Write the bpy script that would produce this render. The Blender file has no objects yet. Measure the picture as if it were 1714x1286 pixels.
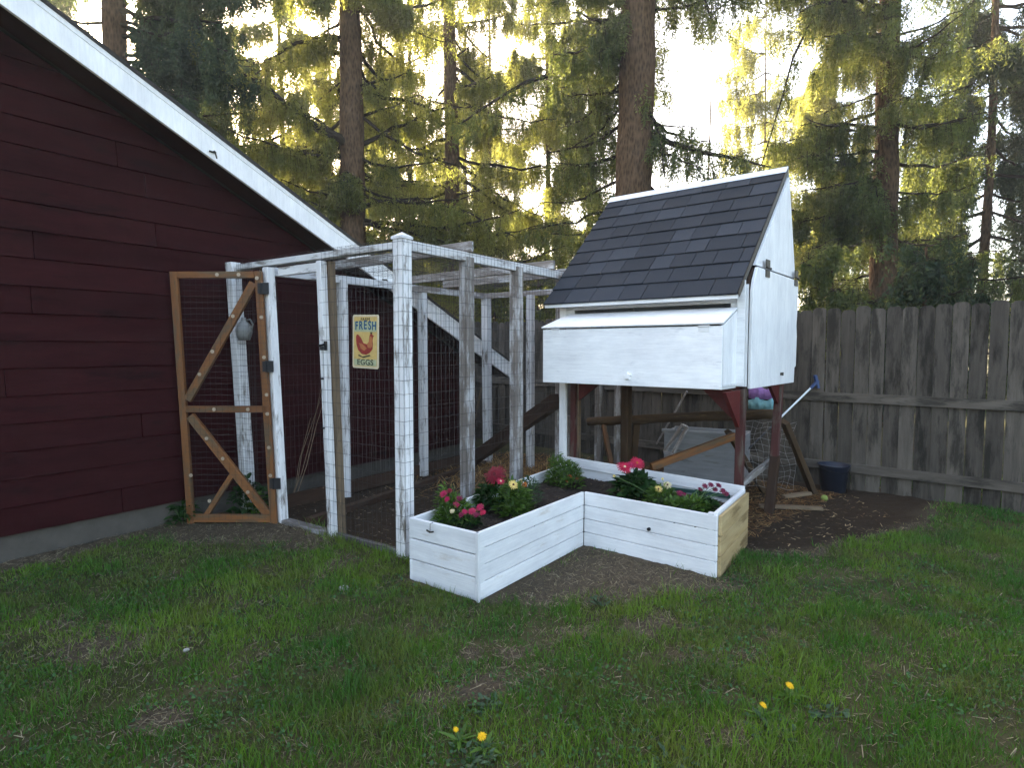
import bpy, math, random
import numpy as np
from mathutils import Vector, Matrix

# ------------------------------------------------------------------ camera, sky, sun, exposure
S = bpy.context.scene
COL = S.collection
FPX, PITCH, CAMZ = 1010.0, math.radians(3.4), 1.58
cam = bpy.data.objects.new('camera', bpy.data.cameras.new('camera'))
COL.objects.link(cam)
cam.location = (0, 0, CAMZ)
cam.rotation_euler = (math.radians(90) - PITCH, 0, 0)
cam.data.sensor_fit = 'HORIZONTAL'
cam.data.sensor_width = 36
cam.data.lens = 36 * FPX / 1714
cam.data.clip_end = 500
S.camera = cam
S.render.resolution_x, S.render.resolution_y = 1024, 769

SUN_EL, SUN_AZ = math.radians(24), math.radians(-31)      # azimuth from +Y, clockwise
w = bpy.data.worlds.new('World'); S.world = w; w.use_nodes = True
nt = w.node_tree
sky = nt.nodes.new('ShaderNodeTexSky'); sky.sky_type = 'NISHITA'; sky.sun_disc = False
sky.sun_elevation = SUN_EL; sky.sun_rotation = SUN_AZ
sky.air_density = 0.8; sky.dust_density = 3.5; sky.ozone_density = 0.6
warm = nt.nodes.new('ShaderNodeMix'); warm.data_type = 'RGBA'; warm.blend_type = 'MULTIPLY'; warm.inputs[0].default_value = 1
warm.inputs[7].default_value = (1.10, 1.0, .87, 1)
nt.links.new(sky.outputs[0], warm.inputs[6]); nt.links.new(warm.outputs[2], nt.nodes['Background'].inputs[0])
nt.nodes['Background'].inputs[1].default_value = 0.15
sl = bpy.data.lights.new('sun', 'SUN'); sl.energy = 5; sl.angle = math.radians(0.5); sl.color = (1, .84, .6)
so = bpy.data.objects.new('sun', sl); COL.objects.link(so)
sd = Vector((math.sin(SUN_AZ) * math.cos(SUN_EL), math.cos(SUN_AZ) * math.cos(SUN_EL), math.sin(SUN_EL)))
so.rotation_euler = sd.to_track_quat('Z', 'Y').to_euler()
so.location = (0, 0, 30)
S.view_settings.view_transform = 'Standard'
S.view_settings.look = 'None'
S.view_settings.exposure = 3.1
S.view_settings.gamma = 1
S.view_settings.use_curve_mapping = False
try:
    S.cycles.max_bounces = 6; S.cycles.diffuse_bounces = 3; S.cycles.transparent_max_bounces = 4
except Exception:
    pass

R = random.Random(7)
NR = np.random.default_rng(11)

# ------------------------------------------------------------------ helpers
def at(px, py, Y):
    """a point Y metres in front of the place the photographer stood"""
    cp, sp = math.cos(PITCH), math.sin(PITCH)
    dx, du = (px - 857) / FPX, (643 - py) / FPX
    r = Vector((dx, cp + du * sp, -sp + du * cp))
    return Vector((0, 0, CAMZ)) + r * (Y / r.y)

def tag(o, label=None, cat=None, group=None, kind=None):
    if label: o['label'] = label
    if cat: o['category'] = cat
    if group: o['group'] = group
    if kind: o['kind'] = kind
    return o

def empty(name, loc=(0, 0, 0), rz=0.0, label=None, cat=None, group=None):
    o = bpy.data.objects.new(name, None)
    o.location = loc; o.rotation_euler = (0, 0, rz); o.empty_display_size = .1
    COL.objects.link(o)
    return tag(o, label, cat, group)

class MB:
    """collects shapes into one mesh; every vertex keeps a grain coordinate and a tint"""
    def __init__(s): s.v = []; s.f = []; s.g = []; s.t = []
    def add(s, vs, fs, gs=None, tint=None):
        n = len(s.v)
        if tint is None: tint = R.uniform(.86, 1.12)
        s.v += [tuple(v) for v in vs]
        s.f += [tuple(i + n for i in f) for f in fs]
        if gs is None: gs = vs
        s.g += [tuple(g) for g in gs]
        s.t += [tint] * len(vs)
        return s
    def beam(s, p0, p1, w, h, up=(0, 0, 1), tint=None, w1=None, h1=None):
        p0 = Vector(p0); p1 = Vector(p1); d = p1 - p0; L = d.length; d.normalize()
        up = Vector(up)
        if abs(d.dot(up)) > .98: up = Vector((0, 1, 0))
        sx = d.cross(up).normalized(); uz = sx.cross(d).normalized()
        w1 = w if w1 is None else w1; h1 = h if h1 is None else h1
        vs = []; gs = []; o = R.uniform(0, 50), R.uniform(0, 50), R.uniform(0, 50)
        for P, l, ww, hh in ((p0, 0, w, h), (p1, L, w1, h1)):
            for a, b in ((-1, -1), (1, -1), (1, 1), (-1, 1)):
                vs.append(P + sx * a * ww / 2 + uz * b * hh / 2)
                gs.append((o[0] + l, o[1] + a * ww / 2, o[2] + b * hh / 2))
        fs = [(3, 2, 1, 0), (4, 5, 6, 7), (0, 1, 5, 4), (1, 2, 6, 5), (2, 3, 7, 6), (3, 0, 4, 7)]
        return s.add(vs, fs, gs, tint)
    def box(s, c, size, rz=0, tint=None, along='x'):
        c = Vector(c); m = Matrix.Rotation(rz, 3, 'Z')
        sx, sy, sz = size
        if along == 'x': return s.beam(c - m @ Vector((sx / 2, 0, 0)), c + m @ Vector((sx / 2, 0, 0)), sy, sz, (0, 0, 1), tint)
        if along == 'y': return s.beam(c - m @ Vector((0, sy / 2, 0)), c + m @ Vector((0, sy / 2, 0)), sx, sz, (0, 0, 1), tint)
        return s.beam(c - Vector((0, 0, sz / 2)), c + Vector((0, 0, sz / 2)), sx, sy, m @ Vector((0, 1, 0)), tint) if rz == 0 else \
            s.beam(c - Vector((0, 0, sz / 2)), c + Vector((0, 0, sz / 2)), sx, sy, m @ Vector((0, 1, 0)), tint)
    def post(s, x, y, z0, z1, w, d=None, ax=(1, 0), tint=None, lean=(0, 0)):
        """upright beam whose section axis follows ax"""
        d = d or w
        a = Vector((ax[0], ax[1], 0)).normalized(); b = Vector((-a.y, a.x, 0))
        o = R.uniform(0, 50), R.uniform(0, 50), R.uniform(0, 50)
        vs = []; gs = []
        for z, lx, ly in ((z0, 0, 0), (z1, lean[0], lean[1])):
            for i, j in ((-1, -1), (1, -1), (1, 1), (-1, 1)):
                vs.append(Vector((x + lx, y + ly, z)) + a * i * w / 2 + b * j * d / 2)
                gs.append((o[0] + z, o[1] + i * w / 2, o[2] + j * d / 2))
        fs = [(3, 2, 1, 0), (4, 5, 6, 7), (0, 1, 5, 4), (1, 2, 6, 5), (2, 3, 7, 6), (3, 0, 4, 7)]
        return s.add(vs, fs, gs, tint)
    def tube(s, pts, rad, n=8, tint=None, caps=True):
        pts = [Vector(p) for p in pts]
        if not hasattr(rad, '__len__'): rad = [rad] * len(pts)
        vs = []; gs = []; l = 0; o = R.uniform(0, 50)
        ref = Vector((0, 0, 1))
        d0 = (pts[1] - pts[0]).normalized()
        if abs(d0.dot(ref)) > .9: ref = Vector((1, 0, 0))
        sx = d0.cross(ref).normalized()
        for i, p in enumerate(pts):
            a = pts[min(i + 1, len(pts) - 1)] - pts[max(i - 1, 0)]
            a.normalize()
            sx = (sx - a * sx.dot(a)).normalized(); sy = a.cross(sx)
            if i: l += (p - pts[i - 1]).length
            for k in range(n):
                t = 2 * math.pi * k / n
                q = sx * math.cos(t) * rad[i] + sy * math.sin(t) * rad[i]
                vs.append(p + q); gs.append((o + l, math.cos(t) * rad[i], math.sin(t) * rad[i]))
        fs = []
        for i in range(len(pts) - 1):
            for k in range(n):
                k2 = (k + 1) % n
                fs.append((i * n + k, i * n + k2, (i + 1) * n + k2, (i + 1) * n + k))
        if caps:
            fs.append(tuple(range(n))[::-1]); fs.append(tuple((len(pts) - 1) * n + k for k in range(n)))
        return s.add(vs, fs, gs, tint)
    def prism(s, poly, axis, a0, a1, tint=None):
        """polygon in the two other axes, extruded from a0 to a1"""
        def P(u, v, a):
            return {'x': (a, u, v), 'y': (u, a, v), 'z': (u, v, a)}[axis]
        n = len(poly)
        vs = [P(u, v, a0) for u, v in poly] + [P(u, v, a1) for u, v in poly]
        fs = [tuple(range(n))[::-1], tuple(range(n, 2 * n))] + [(i, (i + 1) % n, n + (i + 1) % n, n + i) for i in range(n)]
        g = [(v[2], v[0], v[1]) for v in vs]
        return s.add(vs, fs, g, tint)
    def slab(s, pts, th, tint=None):
        """planar polygon given in 3D, thickened along its normal"""
        pts = [Vector(p) for p in pts]
        nrm = (pts[1] - pts[0]).cross(pts[2] - pts[0]).normalized()
        n = len(pts)
        vs = pts + [p + nrm * th for p in pts]
        e = (pts[1] - pts[0]).normalized(); e2 = nrm.cross(e)
        o = R.uniform(0, 50)
        gs = [(o + v.dot(e), v.dot(e2), v.dot(nrm)) for v in vs]
        fs = [tuple(range(n))[::-1], tuple(range(n, 2 * n))] + [(i, (i + 1) % n, n + (i + 1) % n, n + i) for i in range(n)]
        return s.add(vs, fs, gs, tint)
    def lathe(s, prof, c=(0, 0, 0), n=20, tint=None):
        c = Vector(c); vs = []
        for r, z in prof:
            for k in range(n):
                t = 2 * math.pi * k / n
                vs.append(c + Vector((r * math.cos(t), r * math.sin(t), z)))
        fs = []
        for i in range(len(prof) - 1):
            for k in range(n):
                k2 = (k + 1) % n
                fs.append((i * n + k, i * n + k2, (i + 1) * n + k2, (i + 1) * n + k))
        return s.add(vs, fs, None, tint)
    def build(s, name, mat, parent=None, bevel=0, smooth=False, loc=None, fix=True):
        me = bpy.data.meshes.new(name)
        me.from_pydata(s.v, [], s.f)
        a = me.attributes.new('gco', 'FLOAT_VECTOR', 'POINT')
        a.data.foreach_set('vector', np.array(s.g, dtype=np.float32).ravel())
        b = me.attributes.new('tint', 'FLOAT', 'POINT')
        b.data.foreach_set('value', np.array(s.t, dtype=np.float32))
        if fix:
            import bmesh
            bm = bmesh.new(); bm.from_mesh(me); bmesh.ops.recalc_face_normals(bm, faces=bm.faces); bm.to_mesh(me); bm.free()
        me.materials.append(mat)
        o = bpy.data.objects.new(name, me); COL.objects.link(o)
        if parent: o.parent = parent
        if loc: o.location = loc
        if smooth: me.polygons.foreach_set('use_smooth', [True] * len(me.polygons))
        if bevel:
            m = o.modifiers.new('bevel', 'BEVEL'); m.width = bevel; m.segments = 1; m.limit_method = 'ANGLE'
        return o

def np_obj(name, V, F, mat, parent=None, col=None, tint=None, smooth=False):
    """V (n,3); F list of int arrays (k,3)/(k,4)"""
    me = bpy.data.meshes.new(name)
    me.vertices.add(len(V)); me.vertices.foreach_set('co', V.astype(np.float32).ravel())
    loops = np.concatenate([f.ravel() for f in F]); sizes = np.concatenate([np.full(len(f), f.shape[1]) for f in F])
    starts = np.concatenate([[0], np.cumsum(sizes)[:-1]])
    me.loops.add(len(loops)); me.loops.foreach_set('vertex_index', loops.astype(np.int32))
    me.polygons.add(len(sizes)); me.polygons.foreach_set('loop_start', starts.astype(np.int32))
    me.update(calc_edges=True)
    if col is not None:
        a = me.attributes.new('col', 'FLOAT_COLOR', 'POINT')
        c = np.ones((len(V), 4), np.float32); c[:, :3] = col; a.data.foreach_set('color', c.ravel())
    if tint is not None:
        a = me.attributes.new('tint', 'FLOAT', 'POINT'); a.data.foreach_set('value', tint.astype(np.float32))
    if smooth: me.polygons.foreach_set('use_smooth', [True] * len(me.polygons))
    me.materials.append(mat)
    o = bpy.data.objects.new(name, me); COL.objects.link(o)
    if parent: o.parent = parent
    return o

_perm = np.random.default_rng(3).random((256, 256))
def vnoise(x, y):
    x = np.asarray(x, float); y = np.asarray(y, float)
    xi = np.floor(x).astype(int); yi = np.floor(y).astype(int)
    fx = x - xi; fy = y - yi; fx = fx * fx * (3 - 2 * fx); fy = fy * fy * (3 - 2 * fy)
    g = lambda a, b: _perm[a % 256, b % 256]
    return (g(xi, yi) * (1 - fx) + g(xi + 1, yi) * fx) * (1 - fy) + (g(xi, yi + 1) * (1 - fx) + g(xi + 1, yi + 1) * fx) * fy
def fbm(x, y, o=4):
    s = 0; a = .5; t = 0
    for k in range(o):
        s = s + a * vnoise(x * 2 ** k + 17 * k, y * 2 ** k + 31 * k); t += a; a *= .5
    return s / t

# ------------------------------------------------------------------ materials
MATS = {}
def base(name, rough=.8, spec=.3):
    m = bpy.data.materials.new(name); m.use_nodes = True
    b = m.node_tree.nodes['Principled BSDF']
    b.inputs['Roughness'].default_value = rough
    b.inputs['Specular IOR Level'].default_value = spec
    MATS[name] = m
    return m, m.node_tree, b
def N(t, typ, **kw):
    n = t.nodes.new(typ)
    for k, v in kw.items():
        if hasattr(n, k): setattr(n, k, v)
    return n
def attr(t, name):
    n = t.nodes.new('ShaderNodeAttribute'); n.attribute_name = name; return n
def mapping(t, src, scale):
    n = t.nodes.new('ShaderNodeMapping'); n.inputs['Scale'].default_value = scale; t.links.new(src, n.inputs[0]); return n.outputs[0]
def noise(t, src, sc, det=5, rough=.6):
    n = t.nodes.new('ShaderNodeTexNoise'); n.inputs['Scale'].default_value = sc; n.inputs['Detail'].default_value = det
    n.inputs['Roughness'].default_value = rough; t.links.new(src, n.inputs['Vector']); return n.outputs['Fac']
def ramp(t, fac, stops):
    n = t.nodes.new('ShaderNodeValToRGB'); t.links.new(fac, n.inputs[0])
    e = n.color_ramp.elements
    while len(e) < len(stops): e.new(.5)
    for i, (p, c) in enumerate(stops):
        e[i].position = p; e[i].color = (c[0], c[1], c[2], 1) if hasattr(c, '__len__') else (c, c, c, 1)
    return n.outputs[0]
def mix(t, fac, a, b, mode='MIX'):
    n = t.nodes.new('ShaderNodeMix'); n.data_type = 'RGBA'; n.blend_type = mode
    for s, v in ((0, fac), (6, a), (7, b)):
        if hasattr(v, 'is_linked') or hasattr(v, 'links'): t.links.new(v, n.inputs[s])
        else: n.inputs[s].default_value = v if not hasattr(v, '__len__') else (v[0], v[1], v[2], 1)
    return n.outputs[2]
def bump(t, b, h, dist=.003, st=.6):
    n = t.nodes.new('ShaderNodeBump'); n.inputs['Distance'].default_value = dist; n.inputs['Strength'].default_value = st
    t.links.new(h, n.inputs['Height']); t.links.new(n.outputs[0], b.inputs['Normal'])

def wood(name, c1, c2, peel=None, amount=.5, rough=.8, streak=28, spec=.25, bumpd=.002, blotch=5):
    """grain runs along the first grain coordinate; peel = colour of bare wood or dirt showing through"""
    m, t, b = base(name, rough, spec)
    g = attr(t, 'gco').outputs['Vector']
    gr = noise(t, mapping(t, g, (1.6, streak, streak)), 1.0, 6, .65)
    fine = noise(t, mapping(t, g, (6, streak * 5, streak * 5)), 1.0, 4, .6)
    c = mix(t, ramp(t, gr, [(.3, 0), (.7, 1)]), c1, c2)
    if peel:
        bl = noise(t, mapping(t, g, (blotch * .5, blotch * 2.5, blotch * 2.5)), 1.0, 7, .72)
        k = ramp(t, bl, [(1 - amount - .06, 0), (1 - amount + .06, 1)])
        c = mix(t, k, c, peel)
    c = mix(t, .35, c, ramp(t, fine, [(.25, .55), (.75, 1.0)]), 'MULTIPLY')
    big = noise(t, mapping(t, g, (2.2, 5, 5)), 1.0, 5, .7)
    c = mix(t, .8, c, ramp(t, big, [(.32, (.80, .80, .82)), (.62, (1, 1, 1))]), 'MULTIPLY')
    tn = attr(t, 'tint').outputs['Fac']
    c = mix(t, 1.0, c, tn, 'MULTIPLY')
    t.links.new(c, b.inputs['Base Color'])
    bump(t, b, gr, bumpd)
    return m
def plain(name, c, rough=.6, spec=.4, metal=0, var=.12, sc=12, tinted=True):
    m, t, b = base(name, rough, spec); b.inputs['Metallic'].default_value = metal
    co = N(t, 'ShaderNodeTexCoord').outputs['Object']
    n = noise(t, co, sc, 5)
    cc = mix(t, n, [x * (1 - var * 2) for x in c], [min(1, x * (1 + var)) for x in c])
    if tinted: cc = mix(t, 1.0, cc, attr(t, 'tint').outputs['Fac'], 'MULTIPLY')
    t.links.new(cc, b.inputs['Base Color'])
    bump(t, b, n, .001, .3)
    return m
def leafmat(name, c1, c2, tr1, tr2, mixf=.5, rough=.55, colattr=False, gl=.015):
    m = bpy.data.materials.new(name); m.use_nodes = True; t = m.node_tree; t.nodes.clear()
    out = t.nodes.new('ShaderNodeOutputMaterial')
    d = t.nodes.new('ShaderNodeBsdfDiffuse'); r = t.nodes.new('ShaderNodeBsdfTranslucent'); g = t.nodes.new('ShaderNodeBsdfGlossy')
    g.inputs['Roughness'].default_value = rough; g.inputs['Color'].default_value = (.8, .85, .9, 1)
    tn = attr(t, 'tint').outputs['Fac']
    if colattr:
        c = attr(t, 'col').outputs['Color']
        t.links.new(c, d.inputs[0])
        t.links.new(mix(t, 1.0, c, tr1, 'MULTIPLY'), r.inputs[0])
    else:
        t.links.new(mix(t, tn, c1, c2), d.inputs[0]); t.links.new(mix(t, tn, tr1, tr2), r.inputs[0])
    a = t.nodes.new('ShaderNodeMixShader'); a.inputs[0].default_value = mixf
    t.links.new(d.outputs[0], a.inputs[1]); t.links.new(r.outputs[0], a.inputs[2])
    b = t.nodes.new('ShaderNodeMixShader'); b.inputs[0].default_value = gl
    t.links.new(a.outputs[0], b.inputs[1]); t.links.new(g.outputs[0], b.inputs[2])
    t.links.new(b.outputs[0], out.inputs[0]); MATS[name] = m
    return m

PAINT = wood('fresh white paint', (.82, .82, .81), (.90, .90, .89), (.66, .66, .67), .36, .55, 20, .35, .0012, 6)
PLANTW = wood('thin white paint on boards', (.70, .70, .70), (.80, .80, .79), (.56, .50, .43), .34, .6, 22, .3, .002, 4)
OLDW = wood('weathered white paint', (.64, .63, .62), (.80, .79, .78), (.19, .165, .14), .42, .85, 26, .15, .003, 5)
GREYW = wood('bare weathered wood', (.16, .135, .115), (.26, .23, .205), (.48, .47, .46), .45, .9, 24, .1, .003, 5)
TANW = wood('tan bare wood', (.15, .105, .068), (.22, .16, .10), (.10, .075, .05), .4, .85, 20, .15, .003)
FENCEW = wood('old grey cedar fence', (.064, .054, .044), (.120, .104, .085), (.034, .030, .024), .45, .9, 16, .1, .004, 3)
BROWNW = wood('brown stained wood', (.13, .045, .011), (.22, .085, .020), (.10, .06, .028), .46, .6, 20, .35, .003)
DARKW = wood('dark brown timber', (.030, .016, .010), (.055, .030, .017), (.05, .035, .025), .4, .75, 16, .2, .003)
REDW = wood('worn red paint', (.058, .016, .013), (.085, .024, .020), (.11, .085, .065), .46, .7, 20, .3, .003, 5)
BRIGHTRED = wood('dark red paint', (.085, .010, .008), (.11, .014, .012), (.06, .010, .009), .3, .6, 18, .35, .002)
LOGW = wood('brown bark log', (.045, .028, .016), (.085, .052, .026), (.15, .10, .045), .35, .85, 14, .2, .006)
YELW = wood('raw pine board', (.36, .25, .11), (.50, .38, .20), (.20, .135, .06), .44, .7, 16, .2, .003, 3)
SIDING = wood('dark red siding', (.025, .0058, .0066), (.034, .0080, .0088), (.016, .0052, .0058), .4, .95, 10, .04, .002, 2)
BARGE = wood('cream white trim', (.80, .78, .75), (.88, .86, .83), (.66, .62, .56), .24, .6, 12, .3, .001, 3)
CONC = plain('foundation concrete', (.07, .062, .052), .9, .2, 0, .25, 8)
BLACKM = plain('black metal', (.015, .015, .017), .5, .4, .4)
WIRE = plain('dull wire', (.045, .042, .04), .6, .4, .6)
WASH = plain('zinc washer', (.36, .29, .22), .45, .5, .5)
SHING = plain('asphalt shingle', (.028, .032, .040), .95, .15, 0, .3, 160)
ALUM = plain('pale metal flashing', (.52, .58, .66), .4, .5, .1, .06)
HINGE = plain('tarnished hinge', (.045, .04, .03), .5, .4, .6)
ROOFT = plain('old roof felt', (.05, .045, .04), .95, .1, 0, .3, 40)
BARKM = None
def bark(name, c1, c2):
    m, t, b = base(name, .95, .1)
    g = attr(t, 'gco').outputs['Vector']
    n1 = noise(t, mapping(t, g, (7, 22, 22)), 1.0, 8, .7)
    v = t.nodes.new('ShaderNodeTexVoronoi'); v.inputs['Scale'].default_value = 1.0
    t.links.new(mapping(t, g, (8, 26, 26)), v.inputs['Vector'])
    h = mix(t, .5, n1, v.outputs['Distance'])
    c = mix(t, ramp(t, h, [(.25, 0), (.7, 1)]), c1, c2)
    t.links.new(c, b.inputs['Base Color']); bump(t, b, h, .03, 1.0)
    return m
BARKM = bark('fir bark', (.034, .020, .011), (.125, .078, .046))
TWIG = bark('twig bark', (.020, .016, .011), (.05, .038, .026))

# ------------------------------------------------------------------ layout axes (metres, camera foot at the origin)
u = Vector((.571, .821, 0)); v = Vector((-.821, .571, 0))
P0 = Vector((-.81, 4.50, 0))
W0 = Vector((-2.92, 5.53, 0))
def rp(a, b, z=0): return P0 + u * a + v * b + Vector((0, 0, z))
PLN = [(-.21, 3.67), (-.70, 4.03), (.50, 5.93), (1.87, 4.77), (1.40, 4.06), (.575, 4.75)]
SOIL_RUN = [rp(-.02, 0), rp(3.5, 0.1), (1.9, 7.3, 0), (3.7, 6.9, 0), (3.0, 5.9, 0), (1.9, 4.75, 0), (.5, 5.9, 0), (-.6, 4.2, 0)]
def in_poly(x, y, poly):
    c = np.zeros(np.shape(x), bool); n = len(poly)
    for i in range(n):
        x1, y1 = poly[i][0], poly[i][1]; x2, y2 = poly[(i + 1) % n][0], poly[(i + 1) % n][1]
        k = ((y1 > y) != (y2 > y)) & (x < (x2 - x1) * (y - y1) / (y2 - y1 + 1e-12) + x1); c ^= k
    return c
def dist_poly(x, y, poly):
    d = np.full(np.shape(x), 1e9); n = len(poly)
    for i in range(n):
        x1, y1 = poly[i][0], poly[i][1]; x2, y2 = poly[(i + 1) % n][0], poly[(i + 1) % n][1]
        t = np.clip(((x - x1) * (x2 - x1) + (y - y1) * (y2 - y1)) / ((x2 - x1) ** 2 + (y2 - y1) ** 2), 0, 1)
        d = np.minimum(d, np.hypot(x - x1 - t * (x2 - x1), y - y1 - t * (y2 - y1)))
    return np.where(in_poly(x, y, poly), -d, d)
RUNP = [rp(.0, -.02), rp(-.0, 2.3), rp(4.2, 2.2), (1.6, 8.3), (4.6, 6.3), (3.9, 5.5), (2.9, 4.85), (2.3, 4.6), (1.85, 4.6), (.5, 5.9), (-.6, 4.3)]
YARDP = [(-.1, 3.75), (.55, 4.72), (1.38, 4.05), (1.22, 3.92), (.95, 3.86), (.55, 3.85), (.2, 3.72)]
GATEP = [(-3.4, 5.0), (-1.4, 4.7), (-1.6, 5.2), (-2.4, 5.9), (-3.4, 5.5)]
WALLP = [(W0 - u * 9)[:2], (W0 + u * 4.2)[:2], (W0 + u * 4.2 + v * 8)[:2], (W0 - u * 9 + v * 8)[:2]]
PATCH = [(-2.25, 3.15, .42), (-1.62, 3.55, .14), (.35, 3.3, .16), (-.15, 2.75, .20), (.75, 3.32, .25), (1.15, 3.75, .16), (.0, 3.05, .18), (-.45, 2.55, .15), (1.5, 3.2, .12), (-1.5, 2.5, .2), (.9, 2.35, .1)]
def dirt(x, y):
    n = fbm(x * 2.3, y * 2.3, 4) - .5; n2 = fbm(x * 9 + 5, y * 9, 3) - .5
    e = n * .5 + n2 * .25
    d = np.maximum.reduce([-(dist_poly(x, y, RUNP) + e * .9) * 6 + .6, -(dist_poly(x, y, YARDP) + e * .9) * 3.2 + .62,
                           (-(dist_poly(x, y, GATEP) + e) * 4 + .5) * .85, -(dist_poly(x, y, PLN) - .06 + e * .3) * 8, -(dist_poly(x, y, WALLP) - .3 + e * .5) * 6])
    for px, py, r in PATCH:
        d = np.maximum(d, (1 - (np.hypot(x - px, (y - py) * 1.3) + e * .8 + n2 * .25) / r) * .55)
    d = np.maximum(d, (n * 2.0 + n2 * .9 - .36))
    return np.clip(d, 0, 1)
def gz(x, y):
    return (fbm(x * 1.3 + 40, y * 1.3, 3) - .5) * .05 + (fbm(x * 6, y * 6 + 9, 2) - .5) * .018

# ------------------------------------------------------------------ ground
def make_ground():
    nx, ny = 300, 260
    xs = np.concatenate([[-160, -60, -25, -12], np.linspace(-8, 8, nx), [12, 25, 60, 160]])
    ys = np.concatenate([[-160, -50, -15, -3], np.linspace(0.5, 12, ny), [16, 30, 70, 170]])
    X, Y = np.meshgrid(xs, ys)
    d = dirt(X, Y)
    rough = (NR.random(X.shape) - .5) * .012 * d
    Z = gz(X, Y) + rough
    Z[(np.abs(X) > 9) | (Y > 13) | (Y < 0)] = 0
    V = np.stack([X.ravel(), Y.ravel(), Z.ravel()], 1)
    w_ = len(xs); i = np.arange(len(ys) - 1)[:, None] * w_ + np.arange(w_ - 1)[None]
    F = np.stack([i, i + 1, i + w_ + 1, i + w_], -1).reshape(-1, 4)
    m, t, b = base('soil and turf', .95, .1)
    co = N(t, 'ShaderNodeTexCoord').outputs['Object']
    n1 = noise(t, co, 3, 8, .7); n2 = noise(t, co, 45, 6, .75); n3 = noise(t, co, 160, 3)
    soil = mix(t, n2, (.028, .021, .013), (.13, .100, .066))
    soil = mix(t, ramp(t, n3, [(.62, 0), (.72, 1)]), soil, (.13, .09, .055))
    turf = mix(t, n2, (.018, .026, .007), (.058, .060, .022))
    turf = mix(t, ramp(t, n1, [(.4, 0), (.65, 1)]), turf, (.075, .064, .030))
    run_fac = attr(t, 'run_tone').outputs['Fac']; soil = mix(t, run_fac, soil, mix(t, 1.0, soil, (.45, .40, .38), 'MULTIPLY'))  # soil colour drawn darker inside the run outline
    a = attr(t, 'tint').outputs['Fac']
    c = mix(t, ramp(t, mix(t, .35, a, n2), [(.28, 0), (.42, 1)]), turf, soil)
    t.links.new(c, b.inputs['Base Color']); bump(t, b, n2, .02, .8)
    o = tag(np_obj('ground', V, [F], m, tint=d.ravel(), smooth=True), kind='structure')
    run_mask = np.clip(-(dist_poly(X, Y, RUNP) + (fbm(X * 3, Y * 3) - .5) * .3) * 5 + .2, 0, 1); aa = o.data.attributes.new('run_tone', 'FLOAT', 'POINT'); aa.data.foreach_set('value', run_mask.ravel().astype(np.float32))
make_ground()

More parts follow.
